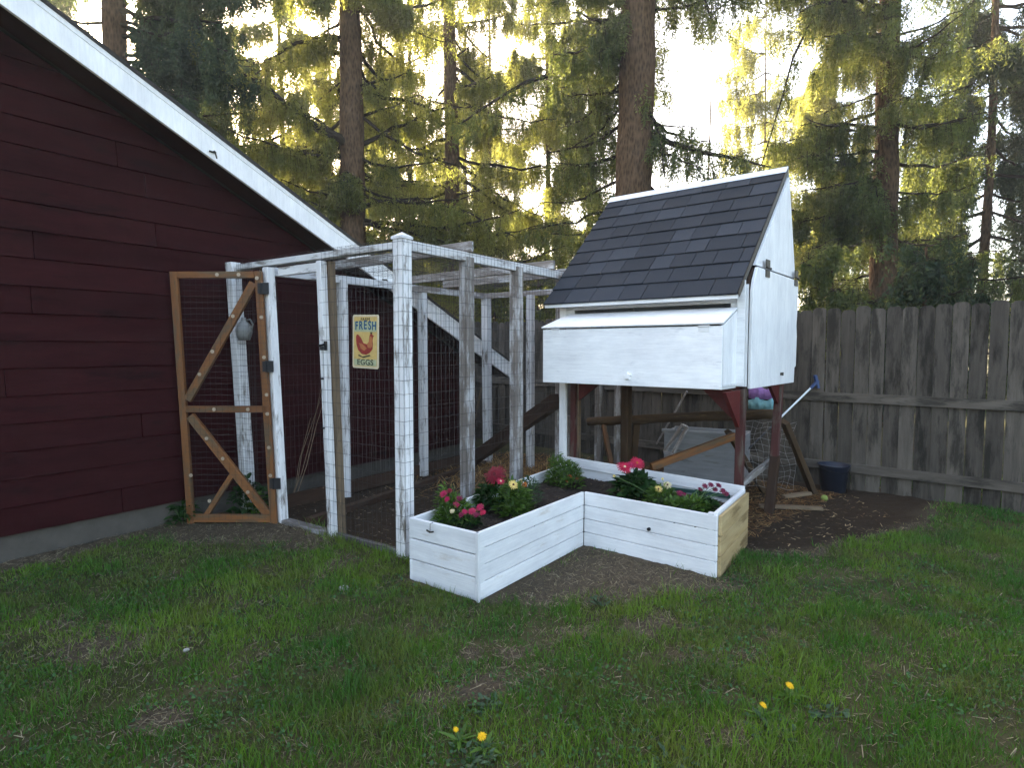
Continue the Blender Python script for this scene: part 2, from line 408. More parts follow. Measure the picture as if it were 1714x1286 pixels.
# ------------------------------------------------------------------ garage
def make_garage():
    G = empty('garage', W0, 0, 'dark red lap sided garage with broad white sloping gable trim behind the wire run', 'garage')
    A = u; B = -v                     # A runs along the wall away from the camera, B points out of the wall
    def q(t, o, z): return A * t + B * o + Vector((0, 0, z))
    SL = .4615
    zr = lambda t: 3.385 - SL * t     # middle of the trim board
    tr = -3.2                          # ridge
    mb = MB(); lap = .205; z = .20
    while z < 4.6:
        z1 = z + lap
        def lim(zz): return (3.385 - .135 - zz) / SL
        a0, a1 = min(4.15, lim(z)), min(4.15, lim(z1))
        b0 = max(2 * tr - a0, -10.4); b1 = max(2 * tr - a1, -10.4)
        if a0 > b0:
            a1 = max(a1, tr); b1 = min(b1, tr)
            cuts = []; cpos = -9.0 + R.uniform(0, 3.6)
            while cpos < min(a0, a1) - .2:
                if cpos > max(b0, b1) + .2: cuts.append(cpos)
                cpos += 3.6
            st = [(b0, b1)] + [(c_, c_) for c_ in cuts]; en = [(c_ - .004, c_ - .004) for c_ in cuts] + [(a0, a1)]
            for (s0, s1), (e0, e1) in zip(st, en):
                oo = R.uniform(-.0015, .0015)
                vs = [q(s0, .018 + oo, z), q(e0, .018 + oo, z), q(e1, .002, z1), q(s1, .002, z1), q(s0, -.02, z), q(e0, -.02, z), q(e1, -.02, z1), q(s1, -.02, z1)]
                gs = [(v_.dot(A), z, 0) if i in (0, 1, 4, 5) else (v_.dot(A), z1, 0) for i, v_ in enumerate(vs)]
                mb.add(vs, [(0, 1, 2, 3), (7, 6, 5, 4), (0, 4, 5, 1), (1, 5, 6, 2), (2, 6, 7, 3), (3, 7, 4, 0)], gs, R.uniform(.88, 1.12))
        z = z1
    mb.build('gable_wall', SIDING, G, bevel=.002)
    # far side wall, near side wall and rear wall
    D = 7.0
    sw = MB(); sw.slab([q(4.15, -.03, .2), q(4.15, -D, .2), q(4.15, -D, 1.40), q(4.15, -.03, 1.40)], -.05)
    sw.build('side_wall', SIDING, G); sw = MB(); sw.slab([q(-10.4, -.03, .2), q(-10.4, -D, .2), q(-10.4, -D, 1.40), q(-10.4, -.03, 1.40)], .05)
    sw.build('side_wall', SIDING, G)
    rw = MB(); rw.slab([q(4.1, -D, .2), q(-10.35, -D, .2), q(-10.35, -D, 1.40), q(tr, -D, zr(tr) - .15), q(4.1, -D, 1.40)], .05)
    rw.build('rear_wall', SIDING, G)
    f = MB(); f.slab([q(4.12, -.03, -.3), q(-10.3, -.03, -.3), q(-10.3, -.03, .2), q(4.12, -.03, .2)], .2)
    f.slab([q(4.12, -.25, -.3), q(4.12, -D, -.3), q(4.12, -D, .2), q(4.12, -.25, .2)], -.15)
    f.build('foundation', CONC, G)
    # barge boards
    te = 4.64; th = .02; h = .129
    bb = MB()
    bb.slab([q(te, .3, zr(te) - h), q(te, .3, zr(te) + h * .85), q(tr, .3, zr(tr) + h * .85), q(tr, .3, zr(tr) - h)], .03)
    bb.build('barge_board', BARGE, G, bevel=.003)
    bt = MB()    # thin upper strip of the trim
    bt.slab([q(te + .02, .318, zr(te + .02) + h * .42), q(te + .02, .318, zr(te + .02) + h * .95), q(tr, .318, zr(tr) + h * .95), q(tr, .318, zr(tr) + h * .42)], .018)
    bt.build('trim_strip', BARGE, G, bevel=.002)
    b2 = MB(); tm = 2 * tr - te
    b2.slab([q(tr, .3, zr(tr) - h), q(tr, .3, zr(tr) + h), q(tm, .3, zr(te) + h), q(tm, .3, zr(te) - h)], .03)
    b2.build('barge_board', BARGE, G)
    # soffit and roof
    sf = MB(); sf.slab([q(te, .3, zr(te) - h + .05), q(tr, .3, zr(tr) - h + .05), q(tr, 0, zr(tr) - h + .05), q(te, 0, zr(te) - h + .05)], .02)
    sf.build('soffit', SIDING, G)
    rf = MB()
    for t0, t1, z0, z1 in ((te + .05, tr, zr(te + .05), zr(tr)), (tr, tm - .05, zr(tr), zr(te + .05))):
        rf.slab([q(t0, .345, z0 + h), q(t1, .345, z1 + h), q(t1, -D - .3, z1 + h), q(t0, -D - .3, z0 + h)], .03)
    rf.build('roof', ROOFT, G)
    for tt in (.05, 2.05):          # two small string light hooks on the trim
        c = q(tt, .338, zr(tt) - .07)
        hk = MB(); hk.tube([c, c + B * .035, c + B * .05 + Vector((0, 0, -.03)), c + B * .03 + Vector((0, 0, -.055)) + A * .02], .007, 6)
        hk.tube([c + B * .002 + A * -.03, c + B * .002 + A * .03], .008, 6)
        hk.build('hook', HINGE, G, smooth=True)
make_garage()

# ------------------------------------------------------------------ boundary fence
def make_fence():
    F0 = Vector((0, 10.0, 0)); dr = Vector((3.63, -3.2, 0)).normalized()
    G = empty('board_fence', F0, 0, 'tall grey weathered board fence running behind the coop and the run', 'fence')
    fr = Vector((-dr.y, dr.x, 0)) * -1     # towards the camera
    mb = MB(); s = -3.2
    while s < 11.5:
        w_ = .138 + R.uniform(-.003, .003); top = 2.02 + R.uniform(-.02, .02)
        c = dr * (s + w_ / 2)
        x0, x1 = c - dr * w_ / 2, c + dr * w_ / 2; o = R.uniform(-.004, .004)
        ear = .03
        pts = [x0 + Vector((0, 0, -.02)), x1 + Vector((0, 0, -.02)), x1 + Vector((0, 0, top - ear)), x1 - dr * ear + Vector((0, 0, top)), x0 + dr * ear + Vector((0, 0, top)), x0 + Vector((0, 0, top - ear))]
        pts = [p + fr * o for p in pts]
        n = len(mb.v)
        mb.slab(pts, .016, R.uniform(.72, 1.25))
        ro = R.uniform(0, 60)
        for i in range(n, len(mb.v)):
            p = Vector(mb.v[i]); mb.g[i] = (ro + p.z, p.dot(dr), ro)
        s += w_ + R.uniform(.002, .012)
    mb.build('board_panel', FENCEW, G)
    s0 = -3.2
    while s0 < 11.5:
        for z in (1.66 if False else 1.03, .25):
            m2 = MB(); m2.beam(dr * s0 + fr * .035 + Vector((0, 0, z)), dr * (s0 + 2.42) + fr * .035 + Vector((0, 0, z)), .04, .10, tint=R.uniform(.95, 1.35)); m2.build('rail', FENCEW, G, bevel=.003)
        m3 = MB(); m3.post((dr * s0).x - fr.x * .06, (dr * s0).y - fr.y * .06, -.1, 1.95, .09, ax=(dr.x, dr.y)); m3.build('post', FENCEW, G)
        s0 += 2.44
make_fence()

# ------------------------------------------------------------------ chicken run
def wire_panel(mb, o, a, b, W, H, ver=.0508, hor=.1016, r=.0013, amp=.002):
    """welded wire: o origin, a along (unit), b up (unit)"""
    a = Vector(a).normalized(); b = Vector(b).normalized(); nrm = a.cross(b)
    def wob(s): return nrm * R.uniform(-amp, amp) * 1.5 + a * R.uniform(-amp, amp) * .5 + b * R.uniform(-amp, amp) * .5
    k = 0.0
    while k <= W + 1e-6:
        n = max(2, int(H / .6)); mb.tube([o + a * k + b * (H * i / n) + wob(k) for i in range(n + 1)], r, 3, 1, False); k += ver
    k = 0.0
    while k <= H + 1e-6:
        n = max(2, int(W / .5)); mb.tube([o + b * k + a * (W * i / n) + wob(k) - nrm * r for i in range(n + 1)], r * 1.15, 3, 1, False); k += hor

def make_run():
    G = empty('chicken_run', (0, 0, 0), 0, 'tall wire covered chicken run of weathered white posts beside the red garage', 'chicken run')
    H = 2.38
    def post(a, b, mat, w_=.089, z1=H - .04, lean=(0, 0), z0=-.12, tint=None):
        p = rp(a, b); m = MB(); m.post(p.x - lean[0] * 0, p.y, z0, z1, w_, ax=(u.x, u.y), lean=lean, tint=tint)
        return m.build('post', mat, G, bevel=.004)
    post(0, 0, OLDW, .10, H + .0, tint=1.16)
    cap = MB(); c = rp(0, 0, H)
    cap.post(c.x, c.y, H, H + .02, .115, ax=(u.x, u.y))
    e = [c + (u * i + v * j) * .055 + Vector((0, 0, .02)) for i, j in ((-1, -1), (1, -1), (1, 1), (-1, 1))]
    cap.add(e + [c + Vector((0, 0, .055))], [(0, 1, 4), (1, 2, 4), (2, 3, 4), (3, 0, 4)])
    cap.build('post_cap', OLDW, G)
    # two-by-four pairs at the opening: white face and bare inner stud
    post(0, .84, OLDW, .062, H - .09, (-.06, 0), tint=1.08)
    q_ = rp(.065, .80); m = MB(); m.post(q_.x, q_.y, -.12, H - .09, .05, ax=(u.x, u.y), lean=(-.06, 0)); m.build('post', TANW, G, bevel=.003)
    post(0, 1.535, OLDW, .075, H - .09, (-.08, 0), tint=1.1)
    post(0.02, 2.09, OLDW, .10, H, (-.10, 0), tint=.95)
    post(.75, 0, GREYW, .095, tint=1.0)
    post(1.49, 0, GREYW, .095, tint=1.15)
    post(2.35, 0.02, GREYW, .08, tint=1.1)
    post(.97, 1.85, OLDW, .085, H - .09); post(2.21, 1.88, OLDW, .085, H - .12, tint=.9)
    post(3.42, 1.80, OLDW, .10, H - .12, (-.02, 0), tint=.85); post(3.30, 1.02, OLDW, .085, H - .12, tint=.85)
    post(3.35, -.20, GREYW, .085, 1.7, tint=1.25); post(3.36, .06, GREYW, .085, H - .12)
    post(2.75, .02, TANW, .05, 1.6, tint=1.3)
    q_ = rp(3.0, .3); post(3.25, .45, GREYW, .07, .75)
    def rail(a0, b0, a1, b1, z, w_=.04, h=.089, mat=OLDW, name='top_rail', tint=None, z1=None):
        m = MB(); m.beam(rp(a0, b0, z), rp(a1, b1, z if z1 is None else z1), w_, h, tint=tint); return m.build(name, mat, G, bevel=.003)
    # front face rails (two heights as built), side rails, back rail
    rail(0, .055, 0, 1.2, H - .045, .09, .05, OLDW)
    rail(-.001, 1.2, .01, 2.2, H - .045, .09, .05, OLDW, tint=.95)
    rail(0.0, .88, 0.0, 1.50, H - .13, .04, .075, OLDW, tint=1.15)
    rail(.055, 0, 2.45, 0.01, H - .04, .07, .075, OLDW, tint=.95)
    rail(2.45, 0.012, 3.4, 0.02, H - .042, .07, .075, GREYW, tint=1.1)
    rail(0.05, 1.86, 1.9, 1.86, H - .085, .05, .08, OLDW, tint=.85)
    rail(1.9, 1.862, 3.42, 1.84, H - .087, .05, .08, GREYW, tint=1.1)
    rail(3.38, 1.82, 3.38, .04, H - .09, .05, .07, GREYW, tint=1.25)
    # joists lying on the rails
    for a, t_, m_ in ((.75, 1.0, GREYW), (2.08, 1.2, GREYW), (2.70, 1.2, GREYW)):
        rail(a, -.06, a + .02, 1.98, H + .045, .04, .089, m_, 'joist', t_, z1=H + .02)
    # bottom boards
    rail(0.0, .9, 0.0, 1.5, .02, .09, .04, GREYW, 'bottom_board', .7)
    rail(.02, 1.93, 3.4, 1.93, .07, .04, .14, DARKW, 'bottom_board', 1.2)
    rail(0.1, 1.3, 3.2, 1.7, .03, .08, .06, DARKW, 'bottom_board', 1.3)
    rail(.0, .05, 0, .78, .0, .04, .09, GREYW, 'bottom_board', .5)
    # wire
    m = MB(); wire_panel(m, rp(-.058, -.06, .02), v, (0, 0, 1), .94, H - .02); m.build('wire_mesh', WIRE, G, fix=False)
    m = MB(); wire_panel(m, rp(-.045, 1.86, .02), v, (0, 0, 1), .33, H - .02, .035, .1); m.build('wire_mesh', WIRE, G, fix=False)
    m = MB(); wire_panel(m, rp(-.05, -.058, .02), u, (0, 0, 1), 3.45, H - .02); m.build('wire_mesh', WIRE, G, fix=False)
    m = MB(); wire_panel(m, rp(0, 1.915, .1), u, (0, 0, 1), 3.4, H - .2, r=.001); m.build('wire_mesh', WIRE, G, fix=False)
    m = MB(); wire_panel(m, rp(3.42, 0, .1), v, (0, 0, 1), 1.85, H - .2, r=.001); m.build('wire_mesh', WIRE, G, fix=False)
    m = MB(); wire_panel(m, rp(-.03, -.04, H + .004), u, v, 3.42, 1.95, r=.0012); m.build('wire_roof', WIRE, G, fix=False)
    # latch on the opening post
    p = rp(-.045, .86, 1.60); m = MB()
    m.box(p, (.07, .02, .075), math.atan2(v.y, v.x)); m.tube([p - u * .02 + v * .04, p - u * .03 - v * .05 + Vector((0, 0, .012))], .009, 6)
    m.box(p - u * .02 + Vector((0, 0, -.02)), (.03, .02, .03)); m.build('latch', BLACKM, G, bevel=.002)
    p = rp(-.043, .865, 1.33); m = MB(); m.tube([p, p - u * .03], .008, 6); m.build('eye_screw', BLACKM, G)
    p = rp(-.043, .87, .92); m = MB(); m.tube([p, p - u * .03], .008, 6); m.build('eye_screw', BLACKM, G)
    # ---- gate, swung open to the left
    g = empty('gate', (-2.13, 5.32, 0), math.radians(179.2)); g.parent = G
    gw = .745; zb, zt = .03, 2.25
    def gl(x, z, y=0): return Vector((x, y, z))
    def piece(name, a, b, w_=.058, d=.038, mat=BROWNW, tint=None, y=0):
        m = MB(); m.beam(gl(a[0], a[1], y), gl(b[0], b[1], y), d, w_, up=(0, 0, 1) if abs(a[0] - b[0]) > .01 else (0, 1, 0), tint=tint); o = m.build(name, mat, g, bevel=.003); return o
    def stile(x, lean=.0):
        m = MB(); m.post(x, 0, zb - .02, zt, .062, .038, lean=(lean, 0)); return m.build('stile', BROWNW, g, bevel=.003)
    stile(.0, .085); stile(gw, .085)
    piece('rail', (.12, zt - .03), (gw + .05, zt - .03)); piece('rail', (.04, 1.04), (gw + .01, 1.04)); piece('rail', (.03, zb + .03), (gw - .03, zb + .03), .07)
    piece('brace', (.13, zt - .10), (gw, 1.12), .07, y=-.002); piece('brace', (gw - .02, .98), (.05, .09), .075, y=-.002)
    piece('brace', (.36, .46), (gw - .12, .06), .045, y=-.003)
    m = MB()
    wire_panel(m, Vector((.02, .022, .05)), (1, 0, 0), (0, 0, 1), gw, zt - .1, .0508, .0508, .0009, .002); m.build('wire_mesh', WIRE, g, fix=False)
    ws = [(.25, zt - .03), (.44, zt - .03), (.09, zt - .06), (.06, 1.85), (.045, 1.5), (.03, 1.17), (.028, 1.0), (.022, .70), (.015, .45), (.5, 1.04), (.2, 1.04),
          (.31, 1.86), (.50, 1.55), (.62, 1.35), (gw - .17, .78), (gw - .31, .60), (.22, .30), (gw - .18, .22), (gw - .02, .45)]
    for x, z in ws:
        m = MB(); m.tube([(x, .021, z), (x, .026, z)], .016, 12); m.tube([(x, .026, z), (x, .030, z)], .007, 8); m.build('washer', WASH, g)
    for z in (2.10, 1.42, .38):
        m = MB(); lx = .085 * z / 2.3; m.box((-.055 + lx, .03, z), (.075, .006, .10)); m.box((-.02 + lx, .03, z), (.05, .007, .09)); m.tube([(-.028 + lx, .036, z - .05), (-.028 + lx, .036, z + .05)], .007, 8)
        m.build('hinge', BLACKM, g)
make_run()

# ------------------------------------------------------------------ coop
def make_coop():
    rz = math.radians(-38.8)
    G = empty('chicken_coop', (1.888, 4.907, 0), rz, 'raised white chicken coop with steep dark shingled roof and nest box on red legs', 'chicken coop')
    Wd, zb = 1.78, 1.265
    front_top, apex_y, apex_z, back_y, back_z = 2.10, 1.18, 3.235, 1.50, 2.24
    # legs
    def leg(x, y, z0, z1, w_, mat, lean=(0, 0), d=None):
        m = MB(); m.post(x, y, z0, z1, w_, d, lean=lean); return m.build('leg', mat, G, bevel=.004)
    leg(-.04, .045, -.1, zb - .02, .064, REDW, (.01, 0)); leg(-.045, .93, -.1, .55, .080, DARKW, (.02, .12)); leg(-.03, 1.03, .45, zb - .02, .068, REDW, (.0, .12))
    leg(-1.70, 1.2, -.1, zb - .02, .095, LOGW); leg(-1.69, .08, -.1, zb - .02, .055, REDW)
    m = MB(); m.post(-1.775, .015, .35, 2.10, .075, .035, tint=1.0); m.build('corner_board', PAINT, G, bevel=.003)
    m = MB(); m.box((-Wd / 2 - .0, .72, zb - .012), (Wd - .1, 1.36, .024)); m.build('floor', BRIGHTRED, G)
    # gussets
    m = MB(); m.prism([(-.33, zb - .03), (.06, zb - .03), (.06, .98), (.0, .93)], 'x', -.062, -.030); m.build('gusset', BRIGHTRED, G)
    m = MB(); m.prism([(-.35, zb - .03), (-.10, zb - .03), (-.10, 1.0)], 'y', .008, .035); m.build('gusset', BRIGHTRED, G)
    m = MB(); m.prism([(.82, zb - .03), (1.12, zb - .03), (1.12, 1.02)], 'x', -.05, -.02); m.build('gusset', BRIGHTRED, G)
    m = MB(); m.prism([(-1.64, zb - .03), (-1.40, zb - .03), (-1.64, 1.06)], 'y', .09, .115); m.build('gusset', BRIGHTRED, G)
    # walls
    m = MB(); m.box((-Wd / 2, .012, (zb + 1.905) / 2), (Wd - .02, .02, 1.905 - zb)); m.box((-Wd / 2, .012, 2.02), (Wd - .02, .02, .14)); m.box((-.065, .012, 1.9275), (.11, .02, .045)); m.box((-1.70, .012, 1.9275), (.12, .02, .045))
    m.box((-.0325, -.005, 1.70), (.065, .016, .86)); m.build('front_wall', PAINT, G, bevel=.002)
    prof = [(.03, zb), (.03, 2.08), (apex_y, apex_z - .03), (back_y - .02, back_z), (back_y - .02, zb)]
    m = MB(); m.prism(prof, 'x', -Wd + .005, -Wd + .025); m.build('side_wall', PAINT, G)
    m = MB(); m.box((-Wd / 2, back_y - .03, (zb + back_z) / 2), (Wd - .06, .02, back_z - zb)); m.build('rear_wall', PAINT, G)
    m = MB(); sz = 2.268       # right gable above the seam
    yf = lambda z: .03 + (z - 2.08) / (apex_z - .03 - 2.08) * (apex_y - .03)
    yb = lambda z: back_y - .02 + (z - back_z) / (apex_z - .03 - back_z) * (apex_y - back_y + .02)
    m.prism([(yf(sz), sz + .006), (apex_y, apex_z - .035), (1.485, sz + .006)], 'x', -.022, .004); m.build('gable_panel', PAINT, G, bevel=.002)
    m = MB(); m.prism([(.024, zb), (.024, 2.07), (.045, 2.10), (.045, zb)], 'x', -.024, .010); m.build('corner_board', PAINT, G)
    m = MB(); m.prism([(.046, zb - .02), (.046, 2.1), (.20, 2.25), (.20, zb - .02)], 'x', -.020, -.006); m.build('door_jamb', DARKW, G)
    # hatch on the right side, standing a little proud, with its uneven rear edge
    h = empty('hatch', (0, 0, 0)); h.parent = G
    m = MB(); m.prism([(.088, zb - .02), (.082, 1.6), (.092, 2.05), (.125, 2.14), (.205, sz - .014), (1.50, sz - .020), (1.505, 2.0), (1.475, 1.80), (1.50, 1.70), (1.49, 1.40), (1.44, 1.385), (1.43, zb - .025)], 'x', .002, .030); m.build('hatch_panel', PAINT, h, bevel=.003)
    m = MB(); m.tube([(.03, .95, 1.34), (.05, .95, 1.34)], .014, 8); m.tube([(.05, .95, 1.325), (.05, .95, 1.355)], .008, 6); m.build('knob', HINGE, h)
    for y in (.46, 1.40):
        m = MB(); dz = .0
        m.box((.034, y, sz + .042), (.008, .11, .06)); m.box((.034, y, sz - .048), (.008, .11, .06)); m.tube([(.042, y - .06, sz), (.042, y + .06, sz)], .011, 8)
        m.build('hinge', HINGE, h)
    # roof
    r = empty('roof', (-.02, 0, 0)); r.parent = G
    ey, ez = -.13, 1.995
    sl = Vector((0, apex_y - ey, 3.262 - ez)); Ls = sl.length; sl.normalize(); nn = Vector((0, -sl.z, sl.y))
    x0, x1 = -1.88, .005
    m = MB(); m.slab([Vector((x0 + .01, ey + .01, ez)), Vector((x1 - .01, ey + .01, ez)), Vector((x1 - .01, ey, ez)) + sl * (Ls - .01), Vector((x0 + .01, ey, ez)) + sl * (Ls - .01)], .02); m.build('deck', TANW, r)
    m = MB(); m.box(((x0 + x1) / 2, ey + .0, ez - .004), (x1 - x0 - .01, .022, .034), tint=1); m.build('fascia', PAINT, r, bevel=.002)
    m = MB(); rows = 9; ex = Ls / rows
    for k in range(rows):
        x = x0
        while x < x1 - .001:
            w_ = R.choice((.2, .24, .28, .3)) + R.uniform(-.02, .02)
            xe = min(x + w_, x1)
            if x1 - xe < .06: xe = x1
            b0 = Vector((0, ey, ez)) + sl * (k * ex - (.012 if k == 0 else 0)); b1 = Vector((0, ey, ez)) + sl * min(Ls, (k + 1) * ex + .03)
            hi = .038 + R.choice((0, .003)); lo = .024
            g = .003
            vs = [Vector((x + g, 0, 0)) + b0 + nn * lo, Vector((xe - g, 0, 0)) + b0 + nn * lo, Vector((xe - g, 0, 0)) + b1 + nn * (lo - .002), Vector((x + g, 0, 0)) + b1 + nn * (lo - .002),
                  Vector((x + g, 0, 0)) + b0 + nn * hi, Vector((xe - g, 0, 0)) + b0 + nn * hi, Vector((xe - g, 0, 0)) + b1 + nn * (lo + .001), Vector((x + g, 0, 0)) + b1 + nn * (lo + .001)]
            m.add(vs, [(3, 2, 1, 0), (4, 5, 6, 7), (0, 1, 5, 4), (1, 2, 6, 5), (2, 3, 7, 6), (3, 0, 4, 7)], None, R.choice((.85, .97, 1.03, 1.15, 1.35))); x = xe
    m.build('shingles', SHING, r)
    m = MB(); m.slab([Vector((x0, apex_y + .01, 3.28)), Vector((x1 - .02, apex_y + .01, 3.28)), Vector((x1 - .02, 1.55, 2.22)), Vector((x0, 1.55, 2.22))], -.012); m.build('rear_slope', SHING, r)
    m = MB(); R0 = Vector((0, ey, ez)) + sl * Ls + nn * .036
    m.slab([Vector((x0 - .01, 0, 0)) + R0 - sl * .085, Vector((x1 + .01, 0, 0)) + R0 - sl * .085, Vector((x1 + .01, 0, 0)) + R0 + sl * .01, Vector((x0 - .01, 0, 0)) + R0 + sl * .01], .004)
    m.slab([Vector((x0 - .01, 0, 0)) + R0 + sl * .01, Vector((x1 + .01, 0, 0)) + R0 + sl * .01, Vector((x1 + .01, .05, -.13)) + R0, Vector((x0 - .01, .05, -.13)) + R0], .004)
    m.build('ridge_cap', ALUM, r)
    m = MB(); q0 = Vector((x1 + .004, ey, ez)); m.slab([q0 - nn * .01, q0 + sl * Ls - nn * .01, q0 + sl * Ls + nn * .034, q0 + nn * .034], .004); m.build('drip_edge', HINGE, r)
    # nest box
    n = empty('nest_box', (0, 0, 0)); n.parent = G
    xa, xb, yd, zt, zk = -1.755, -.062, -.355, 1.765, 1.900
    sp = [(yd + .022, zb + .01), (yd + .022, zt - .012), (0, zk - .012), (0, zb + .01)]
    for xx in (xb - .02, xa):
        m = MB(); m.prism(sp, 'x', xx, xx + .02); m.build('side_panel', PAINT, n, bevel=.002)
    m = MB(); m.prism([(yd + .004, zb + .03), (yd + .004, zt - .03), (yd + .026, zt - .02), (yd + .026, zb + .03)], 'x', xb + .001, xb + .008); m.prism([(yd + .03, zb + .012), (0, zb + .012), (0, zb + .03), (yd + .03, zb + .03)], 'x', xb + .001, xb + .007); m.build('edge_trim', PAINT, n)
    m = MB(); m.box(((xa + xb) / 2, yd / 2 + .01, zb + .0), (xb - xa - .002, -yd - .02, .018)); m.build('bottom_panel', PAINT, n)
    m = MB(); m.box(((xa + xb) / 2, yd + .008, (zb + zt) / 2 - .01), (xb - xa + .012, .018, zt - zb - .004), tint=1.05); m.build('front_flap', PAINT, n, bevel=.003)
    m = MB(); m.slab([Vector((xa - .015, yd - .012, zt)), Vector((xb + .015, yd - .012, zt)), Vector((xb + .005, -.012, zk)), Vector((xa + .06, -.012, zk))], .014, tint=1.08); m.build('lid', PAINT, n, bevel=.002)
    for x in (xa + .14, xb - .14):
        m = MB(); m.box((x, yd - .003, zt - .035), (.09, .005, .035)); m.tube([(x - .045, yd - .007, zt - .012), (x + .045, yd - .007, zt - .012)], .006, 8); m.build('hinge', PAINT, n)
    m = MB(); cx, cz = -.86, zb + .075; pts = []
    for k in range(10):
        rr = .038 if k % 2 == 0 else .022; a_ = math.pi / 2 + k * math.pi / 5; pts.append((cx + rr * math.cos(a_), cz + rr * math.sin(a_)))
    m.prism(pts, 'y', yd - .022, yd - .001); m.build('star_knob', PAINT, n, bevel=.002)
make_coop()

# ------------------------------------------------------------------ L shaped planter
def board_wall(m, A, B, z0, z1, n, th, side, ztops=None, gap=.004):
    A = Vector((A[0], A[1], 0)); B = Vector((B[0], B[1], 0)); d = (B - A).normalized(); nr = Vector((-d.y, d.x, 0)) * side
    for k in range(n):
        a = z0 + (z1 - z0) * k / n + (gap if k else 0); b = z0 + (z1 - z0) * (k + 1) / n
        o = R.uniform(0, .0035)
        dz = 0
        m.beam(A + nr * (th / 2 + o) + Vector((0, 0, (a + b) / 2)), B + nr * (th / 2 + o) + Vector((0, 0, (a + b) / 2)), th, b - a, tint=R.uniform(.95, 1.04))
def make_planter():
    G = empty('raised_planter', (0, 0, 0), 0, 'white L shaped raised planter box of boards with one bare yellow end', 'planter')
    near, left, back, rr, fr, inn = [Vector((x, y, 0)) for x, y in PLN]
    H = .435; th = .024
    m = MB(); board_wall(m, left + (near - left) * .01, near, .0, H, 3, th, 1, gap=.007); m.build('end_panel', PLANTW, G, bevel=.005)
    m = MB(); board_wall(m, near, inn, .0, H, 4, th, 1); m.build('front_panel', PLANTW, G, bevel=.003)
    m = MB(); board_wall(m, inn, fr, .0, H, 4, th, 1); 
    p = inn + (fr - inn) * .515; m.build('front_panel', PLANTW, G, bevel=.003)
    m = MB(); dd = (fr - inn).normalized(); nr = Vector((dd.y, -dd.x, 0)); c = inn + dd * ((fr - inn).length * .53) - nr * -.006
    c = Vector((c.x, c.y, .245)); m.tube([c - nr * .02, c + nr * .0065], .013, 12); m.build('knot_hole', BLACKM, G)
    m = MB(); board_wall(m, fr + (rr - fr) * .03, rr, .0, H - .005, 3, th, -1); o = m.build('end_panel', YELW, G, bevel=.003); o['label'] = 'bare yellow pine end panel'
    m = MB(); board_wall(m, fr + (rr - fr) * .03, rr, H - .12, H + .015, 1, .03, 1); m.build('inner_board', PLANTW, G, bevel=.003)
    m = MB(); board_wall(m, rr, back, .0, H + .02, 3, th, 1); m.build('back_panel', PLANTW, G, bevel=.003)
    m = MB(); d = (back - rr).normalized(); nb = Vector((-d.y, d.x, 0)); m.beam(rr + nb * .028 + Vector((0, 0, H - .0)), back + nb * .028 + Vector((0, 0, H + .04)), .03, .09); m.build('top_board', PLANTW, G, bevel=.003)
    m = MB(); board_wall(m, back, left, .0, H - .005, 3, th, 1); m.build('back_panel', PLANTW, G, bevel=.003)
    m = MB(); cb = fr - (fr - inn).normalized() * .042 + (rr - fr).normalized() * .024; m.post(cb.x, cb.y, .02, H + .012, .045, .04, ax=(fr - inn)[:2]); m.build('corner_block', PLANTW, G, bevel=.003)
    m = MB(); m.post(near.x + .005, near.y + .055, .02, H - .02, .05, ax=(near - inn)[:2]); m.build('corner_block', PLANTW, G, bevel=.003)
    # corner seam strip
    m = MB(); dn = ((near - inn).normalized() + (near - left).normalized()) * .012; m.post(near.x + dn.x * .55, near.y + dn.y * .55, .003, H, .016, .016, ax=(near - inn)[:2]); m.build('corner_strip', PLANTW, G)
    # soil
    def sh(x, y): return .335 + .035 * (fbm(np.array(x * 8.), np.array(y * 8.), 3) - .5) * 2
    xs = np.arange(-.8, 2, .02); ys = np.arange(3.6, 6.1, .02); X, Y = np.meshgrid(xs, ys); Z = sh(X, Y) + (NR.random(X.shape) - .5) * .012
    V = np.stack([X.ravel(), Y.ravel(), Z.ravel()], 1); w_ = len(xs)
    i = np.arange(len(ys) - 1)[:, None] * w_ + np.arange(w_ - 1)[None]; Fq = np.stack([i, i + 1, i + w_ + 1, i + w_], -1).reshape(-1, 4)
    cx = V[Fq].mean(1); keep = dist_poly(cx[:, 0], cx[:, 1], PLN) < -.012; Fq = Fq[keep]
    mm, t, b = base('potting soil', .95, .15); co = N(t, 'ShaderNodeTexCoord').outputs['Object']; n1 = noise(t, co, 60, 6, .8); n2 = noise(t, co, 200, 2)
    c = mix(t, n1, (.010, .008, .008), (.06, .045, .035)); c = mix(t, ramp(t, n2, [(.66, 0), (.72, 1)]), c, (.20, .15, .11)); t.links.new(c, b.inputs[0]); bump(t, b, n1, .02, 1)
    np_obj('soil', V, [Fq], mm, G)
    # bark chips
    m = MB()
    for _ in range(900):
        x, y = R.uniform(-.7, 1.85), R.uniform(3.7, 5.9)
        if dist_poly(np.array(x), np.array(y), PLN) > -.03: continue
        a = R.uniform(0, 6.28); l = R.uniform(.008, .022); c = Vector((x, y, float(sh(x, y)) + .004)); dv = Vector((math.cos(a), math.sin(a), R.uniform(-.4, .4))) * l
        m.beam(c - dv, c + dv, R.uniform(.004, .010), .003, tint=R.choice((.3, .35, .4, .5, .9)))
    m.build('bark_chips', TANW, G, fix=False)['kind'] = 'stuff'
    # green liner edge showing by the back board
    m = MB(); m.beam(rr + (back - rr) * .06 + Vector((-.03, -.035, .385)), rr + (back - rr) * .36 + Vector((-.03, -.035, .37)), .006, .03); m.build('liner', plain('green liner', (.015, .055, .045), .6), G)
    # wire hook on the left end
    d = (near - left); p = left + d * .38; o = Vector((d.y, -d.x, 0)).normalized(); o = -o if o.dot(Vector((-.5, -.8, 0))) < 0 else o
